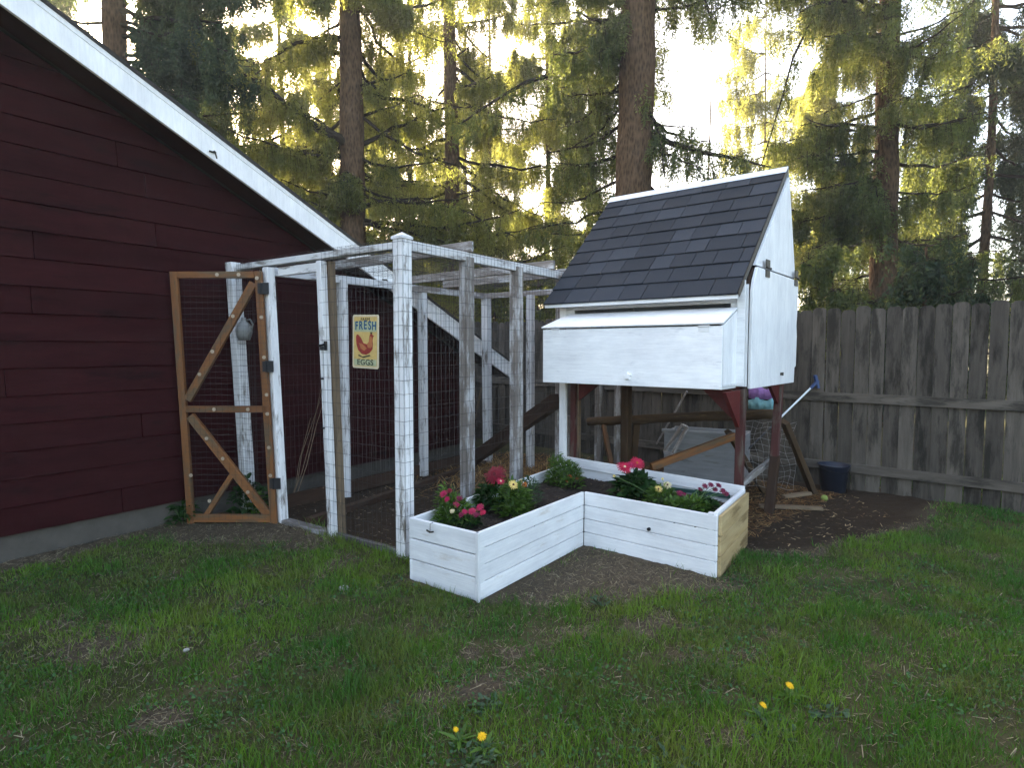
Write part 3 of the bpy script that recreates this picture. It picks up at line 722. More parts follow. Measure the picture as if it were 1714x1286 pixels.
    p = p + Vector((0, 0, H)); m = MB(); m.tube([p + o * .005 + Vector((0, 0, .005)), p + o * .032, p + o * .034 + Vector((0, 0, -.045))], .0022, 5)
    m.tube([p + o * .034 + Vector((0, 0, -.045)) + d.normalized() * -.03, p + o * .037 + Vector((0, 0, -.052)), p + o * .034 + Vector((0, 0, -.045)) + d.normalized() * .03], .006, 6); m.build('wire_hook', HINGE, G)
make_planter()

# ------------------------------------------------------------------ sign
def text_mesh(name, body, size, mat, parent, loc, rot, sx=1.0, extr=.0006, bold=.0, shear=0):
    cu = bpy.data.curves.new(name, 'FONT'); cu.body = body; cu.size = size; cu.align_x = 'CENTER'; cu.align_y = 'CENTER'; cu.extrude = extr; cu.offset = bold; cu.space_character = 1.08
    tmp = bpy.data.objects.new('tmp', cu); COL.objects.link(tmp); bpy.context.view_layer.update()
    me = bpy.data.meshes.new_from_object(tmp.evaluated_get(bpy.context.evaluated_depsgraph_get())); bpy.data.objects.remove(tmp)
    me.name = name; me.materials.clear(); me.materials.append(mat)
    o = bpy.data.objects.new(name, me); COL.objects.link(o); o.parent = parent; o.location = loc; o.rotation_euler = rot; o.scale = (sx, 1, 1)
    return o
def make_sign():
    c = rp(-.075, .325, 1.63)
    rz = math.atan2(-v.y, -v.x)          # local x runs left to right as seen
    G = empty('egg_sign', c, rz, 'small yellow tin sign reading FRESH EGGS with a red hen, hung on the wire', 'sign'); G.rotation_euler = (0, math.radians(1.5), rz)
    W, H = .29, .41
    def rounded(w_, h, r, n=4):
        o = []
        for cx, cy, a0 in ((w_ / 2 - r, h / 2 - r, 0), (-w_ / 2 + r, h / 2 - r, 90), (-w_ / 2 + r, -h / 2 + r, 180), (w_ / 2 - r, -h / 2 + r, 270)):
            for k in range(n + 1): a = math.radians(a0 + 90 * k / n); o.append((cx + r * math.cos(a), cy + r * math.sin(a)))
        return o
    cream = plain('cream tin', (.60,.50,.34), .5, .3, 0, .15, 30); yel = plain('yellow tin', (.58,.40,.14), .5, .3, 0, .2, 18); aqua = plain('aqua band', (.40,.42,.26), .5, .3, 0, .2, 30)
    blue = plain('blue letters', (.008,.07,.16), .5, .3, tinted=False); dk = plain('dark letters', (.035,.04,.025), .5, .3, tinted=False)
    red = plain('hen red', (.30,.045,.035), .5, .3, 0, .3, 25); org = plain('hen orange', (.42,.15,.06), .5, .3, 0, .2, 25)
    m = MB(); m.prism(rounded(W, H, .018), 'y', -.001, .003, 1); m.build('plate', cream, G)
    m = MB(); m.prism(rounded(W - .03, H - .03, .014), 'y', -.002, -.0012, 1); m.build('face', yel, G)
    m = MB(); m.prism([(-.125, .155), (.125, .155), (.125, .075), (-.125, .075)], 'y', -.0028, -.0022, 1); m.build('band', aqua, G); m = MB(); m.prism([(-.125, -.135), (.125, -.135), (.125, -.185), (-.125, -.185)], 'y', -.0028, -.0022, 1); m.build('band', aqua, G)
    rt = (math.radians(90), 0, 0)
    text_mesh('lettering', 'FARM', .032, dk, G, (0, -.0040, .170), rt, 1.2)
    for i, ch in enumerate('FRESH'):
        k = i - 2; text_mesh('lettering', ch, .092, blue, G, (k * .049, -.0040, .118 + .003 * (2 - abs(k))), rt, .78, bold=.0016)
    text_mesh('lettering', 'EGGS', .062, dk, G, (0, -.0040, -.160), rt, 1.15, bold=.0008)
    hen = [(-.105, .035), (-.095, .055), (-.078, .052), (-.05, .03), (-.02, -.012), (.02, -.02), (.04, .0), (.045, .03), (.05, .052), (.07, .062), (.082, .05), (.098, .045), (.085, .035), (.08, .01), (.085, -.02), (.08, -.055), (.05, -.085), (.01, -.1), (-.04, -.095), (-.08, -.065), (-.1, -.02)]
    m = MB(); m.prism(hen, 'y', -.0034, -.0026, 1); m.build('hen', red, G)
    m = MB(); m.prism([(.02, -.018), (.042, .0), (.048, .03), (.062, .045), (.076, .03), (.077, .0), (.08, -.03), (.06, -.05), (.03, -.045)], 'y', -.0042, -.0036, 1); m.prism([(-.07, -.01), (-.03, -.02), (.02, -.05), (-.01, -.07), (-.05, -.055)], 'y', -.0042, -.0036, 1); m.build('hen_breast', org, G)
    m = MB(); m.prism([(.055, .058), (.06, .076), (.066, .066), (.074, .078), (.078, .062)], 'y', -.0042, -.0036, 1); m.prism([(-.07, -.1), (-.03, -.115), (.05, -.1), (.06, -.108), (-.02, -.125), (-.08, -.108)], 'y', -.0042, -.0036, 1); m.build('comb_and_feet', dk, G)
make_sign()

# ------------------------------------------------------------------ plants
PLEAF = leafmat('garden leaf', (.032, .075, .010), (.095, .17, .03), (.08, .15, .015), (.17, .27, .04), .35, .4)
DLEAF = leafmat('dark garden leaf', (.009, .030, .007), (.026, .065, .015), (.02, .06, .01), (.05, .11, .02), .3, .4)
GLEAF = leafmat('grey green leaf', (.030, .058, .026), (.06, .095, .048), (.04, .07, .03), (.06, .10, .04), .25, .4)
STEMM = plain('green stem', (.06, .11, .03), .7)
def petal(name, c): return plain(name, c, .6, .25, 0, .18, 60)
CRIM = petal('crimson petal', (.15, .003, .014)); PINK = petal('hot pink petal', (.33, .008, .055)); CORAL = petal('coral pink petal', (.40, .010, .045)); MAG = petal('dark magenta petal', (.13, .003, .03))
YEL = petal('pale yellow petal', (.60, .44, .13)); ORG = petal('orange petal', (.34, .10, .015)); DARKC = petal('dark flower centre', (.07, .012, .01)); DAND = petal('dandelion yellow', (.75, .44, .005)); CREAM = petal('cream petal', (.55, .46, .26))
def leaf(m, p, d, L, W, curl=.3, tint=None, nseg=3):
    d = Vector(d).normalized(); side = d.cross(Vector((0, 0, 1)))
    if side.length < .1: side = Vector((1, 0, 0))
    side.normalize(); side = (side + Vector((0, 0, R.uniform(-.4, .4)))).normalized()
    pts = []; P = Vector(p); dd = d.copy()
    prof = [.15, .8, 1.0, .7, 0.03] if nseg == 4 else [.2, 1.0, .75, 0.03]
    for k in range(len(prof)):
        pts.append((P.copy(), prof[k])); P = P + dd * L / (len(prof) - 1); dd = (dd + Vector((0, 0, -curl))).normalized()
    vs = []; fs = []
    for q, w_ in pts: vs += [q - side * W / 2 * w_, q + Vector((0, 0, -.12 * W * w_)), q + side * W / 2 * w_]
    for k in range(len(pts) - 1):
        b = k * 3; fs += [(b, b + 1, b + 4, b + 3), (b + 1, b + 2, b + 5, b + 4)]
    m.add(vs, fs, None, R.random() if tint is None else tint)
def flower(parent, c, nrm, r, pet, cen, npet=18, rings=3, cr=.25, name='flower', cup=.3):
    r *= 1.18
    c = Vector(c); nrm = Vector(nrm).normalized(); a = nrm.cross(Vector((0, 0, 1))); a = a.normalized() if a.length > .1 else Vector((1, 0, 0)); b = nrm.cross(a)
    m = MB()
    for j in range(rings):
        rr = r * (1 - j * .26); hh = j * r * .10
        for k in range(npet):
            t = 2 * math.pi * (k + .5 * (j % 2) + R.uniform(-.1, .1)) / npet; rad = a * math.cos(t) + b * math.sin(t); tg = nrm.cross(rad)
            up = cup * (.3 + j * .45); L = rr * R.uniform(.85, 1.08); w_ = 2.6 * rr / npet * 1.35
            p0 = c + nrm * hh + rad * r * cr * .4; p1 = c + nrm * (hh + up * L * .5) + rad * L * .6; p2 = c + nrm * (hh + up * L * .55 - .05 * L) + rad * L
            m.add([p0 - tg * w_ * .2, p0 + tg * w_ * .2, p1 + tg * w_ * .5, p2 + tg * w_ * .3, p2 - tg * w_ * .3, p1 - tg * w_ * .5], [(0, 1, 2, 5), (5, 2, 3, 4)], None, R.uniform(.7, 1.2))
    f = m.build(name, pet, parent, fix=False)
    if cen:
        m = MB(); prof = [(r * cr, 0), (r * cr * .9, r * cr * .5), (r * cr * .5, r * cr * .8), (.0005, r * cr * .9)]
        m.lathe(prof, (0, 0, 0), 10, 1)
        q = nrm.to_track_quat('Z', 'Y').to_matrix()
        m.v = [tuple(c + nrm * r * .05 + q @ Vector(x)) for x in m.v]
        o = m.build('flower_centre', cen, f, fix=False)
    return f
def stem(m, a, b, r=.003):
    a = Vector(a); b = Vector(b); mid = (a + b) / 2 + Vector((R.uniform(-.015, .015), R.uniform(-.015, .015), .02)); m.tube([a, mid, b], [r * 1.2, r, r * .8], 5)
def bush(parent, x, y, z, rad, hgt, n, L, W, mat, curl=.25, name='foliage', lift=.6):
    if parent.name.startswith('flowering'): rad *= 1.1; hgt *= 1.22; n = int(n * 1.3); W *= 1.15
    m = MB(); sm = MB()
    for k in range(max(6, n // 14)):
        a = R.uniform(0, 6.28); q = rad * R.random() ** .5 * .8
        stem(sm, (x + math.cos(a) * q * .2, y + math.sin(a) * q * .2, z), (x + math.cos(a) * q, y + math.sin(a) * q, z + hgt * R.uniform(.5, .95)), .0025)
    for _ in range(n):
        a = R.uniform(0, 6.28); q = R.random() ** .5; hz = R.random() ** .8
        lim = rad * math.sqrt(max(.05, 1 - (hz * .85) ** 2))
        p = Vector((x + math.cos(a) * q * lim * .85, y + math.sin(a) * q * lim * .85, z + hz * hgt * (1 - .25 * q)))
        d = Vector((math.cos(a) * q + R.uniform(-.6, .6), math.sin(a) * q + R.uniform(-.6, .6), R.uniform(-.1, 1) * lift + .1))
        s = R.uniform(.6, 1.15); leaf(m, p, d, L * s, W * s, curl)
    m.build(name, mat, parent, fix=False); sm.build('stems', STEMM, parent, fix=False)
SZ = .33
def make_plants():
    GR = 'flowering plants in the white planter'
    def pt(px, py, z):  # where the sight line of the photo meets height z
        p = at(px, py, 1.0); d = p - Vector((0, 0, CAMZ)); return Vector((0, 0, CAMZ)) + d * ((z - CAMZ) / d.z)
    CAMD = Vector((0, -1, .45))
    def blooms(G, base, lst):
        sm = MB()
        for c, r, pm, cm, npet, rings in lst:
            stem(sm, base + Vector((R.uniform(-.04, .04), R.uniform(-.04, .04), .03)), c, .0028)
            flower(G, c, CAMD + Vector((R.uniform(-.7, .7), 0, R.uniform(.1, 1.1))), r, pm, cm, npet, rings)
        sm.build('flower_stems', STEMM, G, fix=False)
    B = Vector((-.42, 4.17, SZ))
    G = empty('flowering_plant', B, 0, 'bright green plant with raspberry pink blooms at the near left end of planter', 'plant', GR)
    def loc(G, q): return Vector(q) - Vector(G.location)
    bush(G, .02, 0, 0, .15, .17, 560, .058, .014, PLEAF); bush(G, .11, -.04, 0, .11, .11, 260, .045, .013, DLEAF); bush(G, -.05, .05, .05, .08, .2, 150, .05, .013, PLEAF, name='foliage')
    blooms(G, Vector((0, 0, 0)), [(loc(G, at(px, py, Y - .10)), r, p, None, 12, 3) for px, py, Y, r, p in
        [(742, 827, 4.22, .026, PINK), (752, 822, 4.26, .022, CRIM), (748, 836, 4.2, .02, PINK), (768, 835, 4.24, .026, MAG), (764, 845, 4.2, .022, PINK), (778, 857, 4.12, .02, PINK),
         (790, 856, 4.14, .026, PINK), (803, 850, 4.16, .028, PINK), (808, 858, 4.14, .022, CORAL), (797, 862, 4.1, .022, MAG), (772, 862, 4.1, .02, MAG), (757, 856, 4.12, .016, CREAM)]])
    G = empty('flowering_plant', (-.13, 4.62, SZ), 0, 'dark leaved dahlia with one big crimson bloom leaning on the left planter side', 'plant', GR)
    bush(G, 0, 0, 0, .15, .19, 230, .085, .045, DLEAF, .35)
    blooms(G, Vector((0, 0, .1)), [(loc(G, at(829, 796, 4.62)), .083, CRIM, DARKC, 20, 4), (loc(G, at(838, 806, 4.56)), .030, CORAL, CREAM, 10, 2)])
    G = empty('flowering_plant', (0.01, 4.52, SZ), 0, 'bushy light green blanket flower with one dark eyed yellow bloom', 'plant', GR)
    bush(G, 0, 0, 0, .15, .20, 620, .06, .018, PLEAF); bush(G, .02, -.10, -.01, .10, .12, 200, .05, .024, PLEAF); bush(G, .12, .15, .02, .11, .20, 260, .045, .013, GLEAF)
    blooms(G, Vector((0, 0, .05)), [(loc(G, at(859, 812, 4.45)), .034, YEL, DARKC, 14, 2), (loc(G, at(878, 812, 4.55)), .022, ORG, DARKC, 12, 2), (loc(G, at(872, 806, 4.7)), .016, YEL, DARKC, 10, 2)])
    G = empty('flowering_plant', (.47, 5.38, SZ), 0, 'bright green bushy plant with tiny orange blooms in the far corner of planter', 'plant', GR)
    bush(G, 0, 0, 0, .18, .22, 640, .055, .015, PLEAF); bush(G, -.06, .1, .05, .08, .22, 120, .05, .015, PLEAF)
    blooms(G, Vector((0, 0, .05)), [(loc(G, at(953, 798, 5.32)), .022, ORG, DARKC, 10, 2), (loc(G, at(949, 806, 5.3)), .015, ORG, DARKC, 10, 2), (loc(G, at(966, 801, 5.35)), .013, ORG, DARKC, 8, 1)])
    G = empty('flowering_plant', (1.02, 4.98, SZ), 0, 'broad leaved gerbera with two coral pink blooms behind the knot hole board', 'plant', GR)
    bush(G, 0, 0, 0, .17, .17, 230, .11, .055, DLEAF, .35); bush(G, .02, 0, .0, .14, .13, 110, .07, .03, PLEAF, .35)
    blooms(G, Vector((0, 0, .05)), [(loc(G, at(1045, 783, 4.92)), .058, CORAL, CREAM, 20, 3), (loc(G, at(1066, 776, 5.02)), .055, CORAL, ORG, 20, 3), (loc(G, at(1056, 779, 5.0)), .035, PINK, None, 16, 2)])
    G = empty('flowering_plant', (1.18, 4.70, SZ), 0, 'blanket flower with two pale yellow dark centred blooms beside the gerbera', 'plant', GR)
    bush(G, 0, 0, -.01, .15, .15, 430, .05, .015, PLEAF)
    blooms(G, Vector((0, 0, .03)), [(loc(G, at(1102, 819, 4.68)), .028, YEL, DARKC, 14, 2), (loc(G, at(1117, 812, 4.72)), .030, CREAM, DARKC, 14, 2), (loc(G, at(1109, 802, 4.76)), .011, YEL, None, 8, 1), (loc(G, at(1028, 797, 4.9)), .011, YEL, None, 8, 1)])
    G = empty('flowering_plant', (1.35, 4.50, SZ), 0, 'low plant with small dark magenta blooms at the right end of planter', 'plant', GR)
    bush(G, 0, 0, -.02, .18, .12, 480, .055, .022, PLEAF); bush(G, .12, .02, -.02, .12, .12, 240, .05, .02, DLEAF); bush(G, -.10, .02, -.02, .12, .11, 240, .05, .016, PLEAF); bush(G, .1, .1, 0, .04, .14, 30, .05, .025, DLEAF)
    blooms(G, Vector((0, 0, .03)), [(loc(G, at(px, py, 4.55)), r, MAG, None, 12, 3) for px, py, r in ((1138, 826, .026), (1146, 829, .018), (1180, 814, .024), (1190, 812, .024), (1203, 813, .024), (1197, 820, .022), (1210, 822, .024), (1216, 827, .02), (1172, 819, .018))])
make_plants()

# ------------------------------------------------------------------ yard objects behind the coop
def make_yard():
    # log frame
    G = empty('log_frame', (2.7, 6.1, 0), 0, 'rough horizontal log resting on slanting timbers under the coop', 'log frame')
    def L(px, py, Y): return at(px, py, Y) - Vector((2.7, 6.1, 0))
    def Lg(px, Y): return Vector(((px - 857) / FPX * Y - 2.7, Y - 6.1, 0.0))
    a, b = L(1304, 693, 6.08), L(985, 706, 7.3)
    n = 14; m = MB(); m.tube([a.lerp(b, i / n) + Vector((0, 0, R.uniform(-.008, .008))) for i in range(n + 1)], [.052 + R.uniform(-.004, .004) for i in range(n + 1)], 12); m.build('log', LOGW, G, smooth=True)
    dr = (a - b).normalized(); m = MB(); m.tube([a + dr * .001, a + dr * .006], .046, 12); m.build('cut_end', YELW, G)
    m = MB(); m.beam(L(1313, 706, 6.15), Lg(1369, 6.45) , .05, .11, up=(0, 1, 0)); m.build('leg', LOGW, G, bevel=.004)
    m = MB(); m.beam(L(1218, 722, 6.3), Lg(1285, 6.5), .05, .09, up=(0, 1, 0)); m.build('leg', LOGW, G, bevel=.004)
    m = MB(); m.beam(L(1230, 730, 6.2), L(1090, 782, 5.95), .045, .075, tint=1.1); m.build('brace', BROWNW, G, bevel=.004)
    m = MB(); m.beam(L(1010, 712, 7.2), Lg(1032, 6.9), .05, .11, up=(0, 1, 0)); m.build('leg', BROWNW, G, bevel=.004)
    m = MB(); m.beam(L(1066, 700, 6.98), Lg(1060, 7.0), .07, .07, up=(0, 1, 0)); m.build('leg', LOGW, G, bevel=.004)
    m = MB(); m.beam(L(1240, 812, 5.5), L(1302, 762, 6.0), .04, .06, tint=.8); m.build('brace', GREYW, G, bevel=.003)
    # ramp
    m = MB(); A = Vector((.47, 6.35, 1.03)); B = Vector((-.60, 8.0, .04))
    m.beam(A, B, .10, .15, up=(0, 0, 1)); o = m.build('ramp_plank', DARKW, None, bevel=.003); tag(o, 'long dark brown plank ramp slanting from the coop down into the run', 'ramp')
    # old white crate
    G = empty('feed_trough', (2.28, 7.0, 0), math.radians(-30), 'long grey white wooden trough on the straw under the coop', 'trough')
    W, D, H = .88, .45, .62
    for nm, c, s in (('front_panel', (0, -D / 2, H / 2 - .10), (W, .02, H * .5)), ('front_panel', (0, -D / 2 - .003, H * .77), (W, .02, H * .42)), ('rear_panel', (0, D / 2, H / 2), (W, .02, H)), ('side_panel', (-W / 2 + .012, 0, H / 2), (.02, D - .03, H - .02)), ('side_panel', (W / 2 - .012, 0, H / 2), (.02, D - .03, H - .02)), ('rim', (0, -D / 2 - .008, H + .005), (W + .05, .05, .03)), ('bottom', (0, 0, .03), (W - .05, D - .05, .02))):
        m = MB(); m.box(c, s, tint=R.uniform(.7, .85)); m.build(nm, wood('trough paint', (.28, .28, .285), (.38, .38, .385), (.20, .19, .17), .4) if nm == 'front_panel' and 'trough paint' not in MATS else MATS['trough paint'], G, bevel=.004)
    # leaning frame
    G = empty('leaning_frame', at(1140, 760, 6.75) * 1, 0, 'small dark wooden frame leaning on the left end of the grey trough', 'leaning_frame'); G.location.z = 0
    def Q(px, py, Y): return at(px, py, Y) - Vector(G.location)
    for a_, b_ in (((1112, 757, 6.7), (1142, 712, 6.85)), ((1126, 760, 6.62), (1150, 716, 6.75)), ((1112, 757, 6.7), (1126, 760, 6.62)), ((1142, 712, 6.85), (1150, 716, 6.75))):
        m = MB(); m.beam(Q(*a_), Q(*b_), .03, .03); m.build('bar', GREYW, G)
    # pastel bag hanging from the fence rail
    c = at(1274, 668, 6.95)
    G = empty('pastel_bag', c, math.radians(-41), 'pale purple and turquoise bag hanging on the fence beside the coop leg', 'bag')
    pur = plain('lavender cloth', (.36, .20, .50), .8, .2, 0, .3, 30); tur = plain('turquoise cloth', (.22, .45, .50), .8, .2, 0, .3, 30)
    for nm, mt, z0, z1 in (('upper_cloth', pur, .0, .13), ('lower_cloth', tur, -.12, 0)):
        m = MB(); n = 10; vs = []
        for i in range(n + 1):
            x = -.14 + .28 * i / n; k = math.sin(i * 2.1) * .012; vs += [(x * .95, -.03 + k, z0), (x, .02 + k, z0), (x * 1.0, .02 + k, z1 - .02 * math.cos(i * .9)), (x * .97, -.035 - k, z1 - .02 * math.cos(i * .9))]
        fs = []
        for i in range(n):
            for j in range(4): fs.append((i * 4 + j, i * 4 + (j + 1) % 4, i * 4 + 4 + (j + 1) % 4, i * 4 + 4 + j))
        fs += [(0, 1, 2, 3), tuple(n * 4 + j for j in (3, 2, 1, 0))]
        m.add(vs, fs, None, 1); m.build(nm, mt, G, smooth=True)
    m = MB(); m.tube([(-.1, 0, .12), (-.08, .06, .26), (.0, .09, .30), (.08, .06, .26), (.1, 0, .12)], .006, 6); m.build('strap', pur, G)
    # long pole with blue head
    A = at(1367, 640, 6.85); B = at(1222, 782, 6.9); B.z = max(B.z, .06)
    G = empty('blue_headed_pole', B, 0, 'thin white pole with a blue brush head leaning on the fence', 'pole')
    d = (A - B); m = MB(); m.tube([d * .52, d * .94], .011, 8); m.build('handle', plain('white handle', (.7, .74, .78), .4), G)
    m = MB(); m.tube([d * .0, d * .52], .0105, 8); m.build('grip', plain('dark grip', (.03, .03, .035), .5), G)
    bl = plain('blue plastic', (.03, .06, .16), .45); m = MB(); m.beam(d * .93, d * 1.02, .035, .03); m.beam(d * .99 + Vector((.03, 0, -.06)), d * 1.0 + Vector((-.02, 0, .08)), .04, .03); m.build('brush_head', bl, G, bevel=.005)
    # bucket
    c = Vector((3.53, 6.55, 0)); G = empty('bucket', c, 0, 'dark navy plastic bucket on the ground by the fence', 'bucket')
    m = MB(); m.lathe([(.0005, .012), (.12, .012), (.15, .29), (.165, .30), (.165, .31), (.145, .31), (.115, .02), (.0005, .02)], n=28); m.build('tub', plain('navy plastic', (.012, .016, .030), .45, .5), G, smooth=True)
    m = MB(); m.tube([(.16 * math.cos(t), -.06 * math.sin(t) - .10 * math.sin(t), .29 - .05 * math.sin(t)) for t in [i * math.pi / 10 for i in range(11)]], .004, 6); m.build('handle', BLACKM, G, smooth=True)
    # ball
    c = Vector((3.22, 6.14, .035)); m = MB()
    prof = [(max(.0005, .034 * math.sin(math.pi * i / 12)), -.034 * math.cos(math.pi * i / 12)) for i in range(13)]
    m.lathe(prof, (0, 0, 0), 20, 1); o = m.build('ball', plain('faded green felt', (.22, .27, .07), .95, .1, 0, .3, 50), None, smooth=True, loc=c); tag(o, 'faded yellow green ball lying in the dirt by the log leg', 'ball')
    # jug on the left post
    c = at(408, 548, 5.60); G = empty('plastic_jug', c, 0, 'cloudy grey plastic jug hung on the wire wrapped post by the open gate', 'jug')
    jm = plain('cloudy plastic', (.22, .22, .21), .35, .5, 0, .3, 20); m = MB(); m.lathe([(.0005, -.12), (.05, -.12), (.07, -.07), (.075, -.02), (.055, .03), (.025, .06), (.022, .09), (.0005, .09)], n=16); m.build('body', jm, G, smooth=True)
    m = MB(); m.tube([(.02, 0, .06), (.06, 0, .075), (.085, 0, .03), (.07, 0, -.03)], .009, 8); m.build('handle', jm, G, smooth=True)
    # stick and dry stalks
    m = MB(); m.tube([(1.38 + .55, 8.0, .3), at(1150, 655, 7.6)], .012, 6); m.v = [tuple(x) for x in m.v]; o = m.build('stick', GREYW); tag(o, 'thin pale stick leaning on the fence above the log', 'stick')
    m = MB(); m.beam(at(792, 712, 8.9), at(806, 650, 9.3), .03, .02); o = m.build('stake', TANW); tag(o, 'thin pale stake leaning between the garage corner and the fence', 'stake')
    m = MB()
    for a_, b_, c_ in (((485, 838, 5.9), (505, 760, 6.1), (541, 655, 6.3)), ((483, 842, 5.9), (520, 735, 6.1), (548, 600, 6.4)), ((490, 830, 5.95), (530, 710, 6.2), (552, 640, 6.4)), ((483, 835, 5.9), (500, 775, 6.0), (520, 700, 6.2))):
        A_ = at(*a_); A_.z = 0; B_ = at(*b_); C_ = at(*c_); m.tube([A_, A_.lerp(B_, .5) + Vector((.02, 0, 0)), B_, C_], [.005, .004, .003, .002], 5)
    o = m.build('dry_stalks', TANW, fix=False); tag(o, 'tall dry brown weed stalks standing inside the run doorway', 'dry stalks')
    # green weed behind the gate
    G = empty('weed_plant', (-2.45, 5.55, 0), 0, 'leafy green weed growing behind the open gate', 'weed'); bush(G, 0, 0, 0, .20, .38, 220, .09, .05, DLEAF, .4); bush(G, .12, -.1, 0.05, .08, .2, 40, .08, .05, PLEAF, .4)
    G = empty('weed_plant', (-2.95, 5.35, 0), 0, 'short grassy green weed at the foot of the gate, left of the leafy one', 'weed'); bush(G, 0, 0, 0, .14, .22, 120, .09, .03, DLEAF, .4)
    # white wood scrap, stones
    for c, r, lab in (((-1.10, 3.85), .03, 'small grey stone in the grass near the left end of planter'), ((-1.70, 3.06), .014, 'tiny pale pebble in the worn patch of lawn at left')):
        m = MB(); vs = []; 
        m.lathe([(.0005, -r * .5), (r * .8, -r * .4), (r * 1.05, 0), (r * .8, r * .45), (r * .4, r * .65), (.0005, r * .68)], n=9); m.v = [(x * (1.2 + .2 * math.sin(y * 90)), y, z * (1 + .15 * math.sin(x * 80))) for x, y, z in m.v]
        o = m.build('stone', CONC, None, smooth=True, loc=(c[0], c[1], r * .4)); tag(o, lab, 'stone', None); o.data.materials[0] = plain('pebble', (.30, .28, .25), .8)
    # boards lying in the dirt at right
    for a_, b_, lab in (((2.45, 5.9, .02), (3.0, 5.75, .03), 'short bare board lying in the dirt beside the rear coop leg'), ((2.85, 6.25, .02), (3.15, 6.3, .05), 'short light board lying behind the slanting log leg')):
        m = MB(); m.beam(a_, b_, .07, .03); o = m.build('scrap_board', TANW, None, bevel=.003); tag(o, lab, 'board')
    # crumpled wire netting hung from the log end
    m = MB(); O = at(1248, 706, 6.35); A_ = Vector((.45, -.15, 0)); 
    for i in range(9):
        m.tube([O + A_ * (i / 8) + Vector((.02 * math.sin(k * 1.3 + i), .05 * math.sin(k * .7), -k * .085)) for k in range(9)], .0016, 3, 1, False)
    for k in range(12):
        m.tube([O + A_ * (i / 8) + Vector((.02 * math.sin(k * .98 + i), .05 * math.sin(k * .52), -k * .062 + .015 * math.sin(i * 1.7 + k))) for i in range(9)], .0016, 3, 1, False)
    o = m.build('wire_netting', plain('bright wire', (.35, .34, .33), .5, .5, .5), fix=False); tag(o, 'crumpled wire netting hanging below the right end of the log', 'wire netting')
make_yard()

# ------------------------------------------------------------------ straw and debris (stuff)
def scatter_straw(name, n, fn, lab, cols, L=(.03, .12), wd=.003, zoff=.008, tilt=.25):
    P = fn(n); n = len(P)
    a = NR.random(n) * 6.283; l = NR.uniform(L[0], L[1], n) / 2; tl = (NR.random(n) - .5) * 2 * tilt
    d = np.stack([np.cos(a), np.sin(a), tl], 1) * l[:, None]; s = np.stack([-np.sin(a), np.cos(a), np.zeros(n)], 1) * (wd * NR.uniform(.5, 1.4, n))[:, None]
    z = gz(P[:, 0], P[:, 1]) + zoff + np.abs(tl) * l * .5
    C = np.stack([P[:, 0], P[:, 1], z], 1)
    V = np.stack([C - d - s, C - d + s, C + d + s + [0, 0, .002], C + d - s], 1).reshape(-1, 3)
    F = np.arange(len(V)).reshape(-1, 4)
    cc = np.array(cols)[NR.integers(0, len(cols), n)] * NR.uniform(.7, 1.2, (n, 1))
    m = leafmat(name + ' fibres', 0, 0, (.6, .5, .4), 0, .25, .6, True)
    o = np_obj(name, V, [F], m, col=np.repeat(cc, 4, 0), tint=np.ones(len(V)))
    return tag(o, lab, name, None, 'stuff')
def under_coop(n):
    x = NR.uniform(.3, 3.6, n); y = NR.uniform(5.0, 8.2, n); k = dist_poly(x, y, [(.7, 5.9), (1.9, 4.95), (2.4, 5.5), (3.4, 6.4), (2.0, 8.0), (.2, 7.0)]) < .1 + .2 * (fbm(x * 3, y * 3) - .5)
    return np.stack([x, y], 1)[k]
scatter_straw('straw', 16000, under_coop, 'brown straw litter on the ground under the coop', [(.16, .08, .035), (.24, .13, .05), (.10, .055, .03), (.34, .21, .09)], (.03, .13), .003)
def run_far(n):
    x = NR.normal(.05, .5, n); y = NR.normal(7.6, .6, n); k = dist_poly(x, y, RUNP) < -.1
    return np.stack([x, y], 1)[k]
scatter_straw('hay', 5000, run_far, 'pale hay strewn at the far end of the run', [(.30, .17, .06), (.45, .28, .11), (.16, .09, .04)], (.04, .2), .003, .012, .5)
def run_near(n):
    x = NR.uniform(-3.2, 2, n); y = NR.uniform(4.3, 8.5, n); k = dist_poly(x, y, RUNP) < .1
    return np.stack([x, y], 1)[k]
scatter_straw('soil_debris', 5000, run_near, 'wood chips and twigs scattered over dark soil in the run', [(.09, .065, .05), (.05, .035, .025), (.18, .13, .09), (.28, .22, .17)], (.01, .05), .004, .006, .3)
def right_dirt(n):
    x = NR.uniform(1.9, 3.6, n); y = NR.uniform(4.6, 6.4, n); k = dirt(x, y) > .3
    return np.stack([x, y], 1)[k]
scatter_straw('wood_shavings', 900, right_dirt, 'pale wood shavings strewn on the dirt right of the planter', [(.16, .10, .055), (.07, .045, .03), (.11, .075, .045), (.34, .25, .14)], (.01, .06), .004, .006, .3)

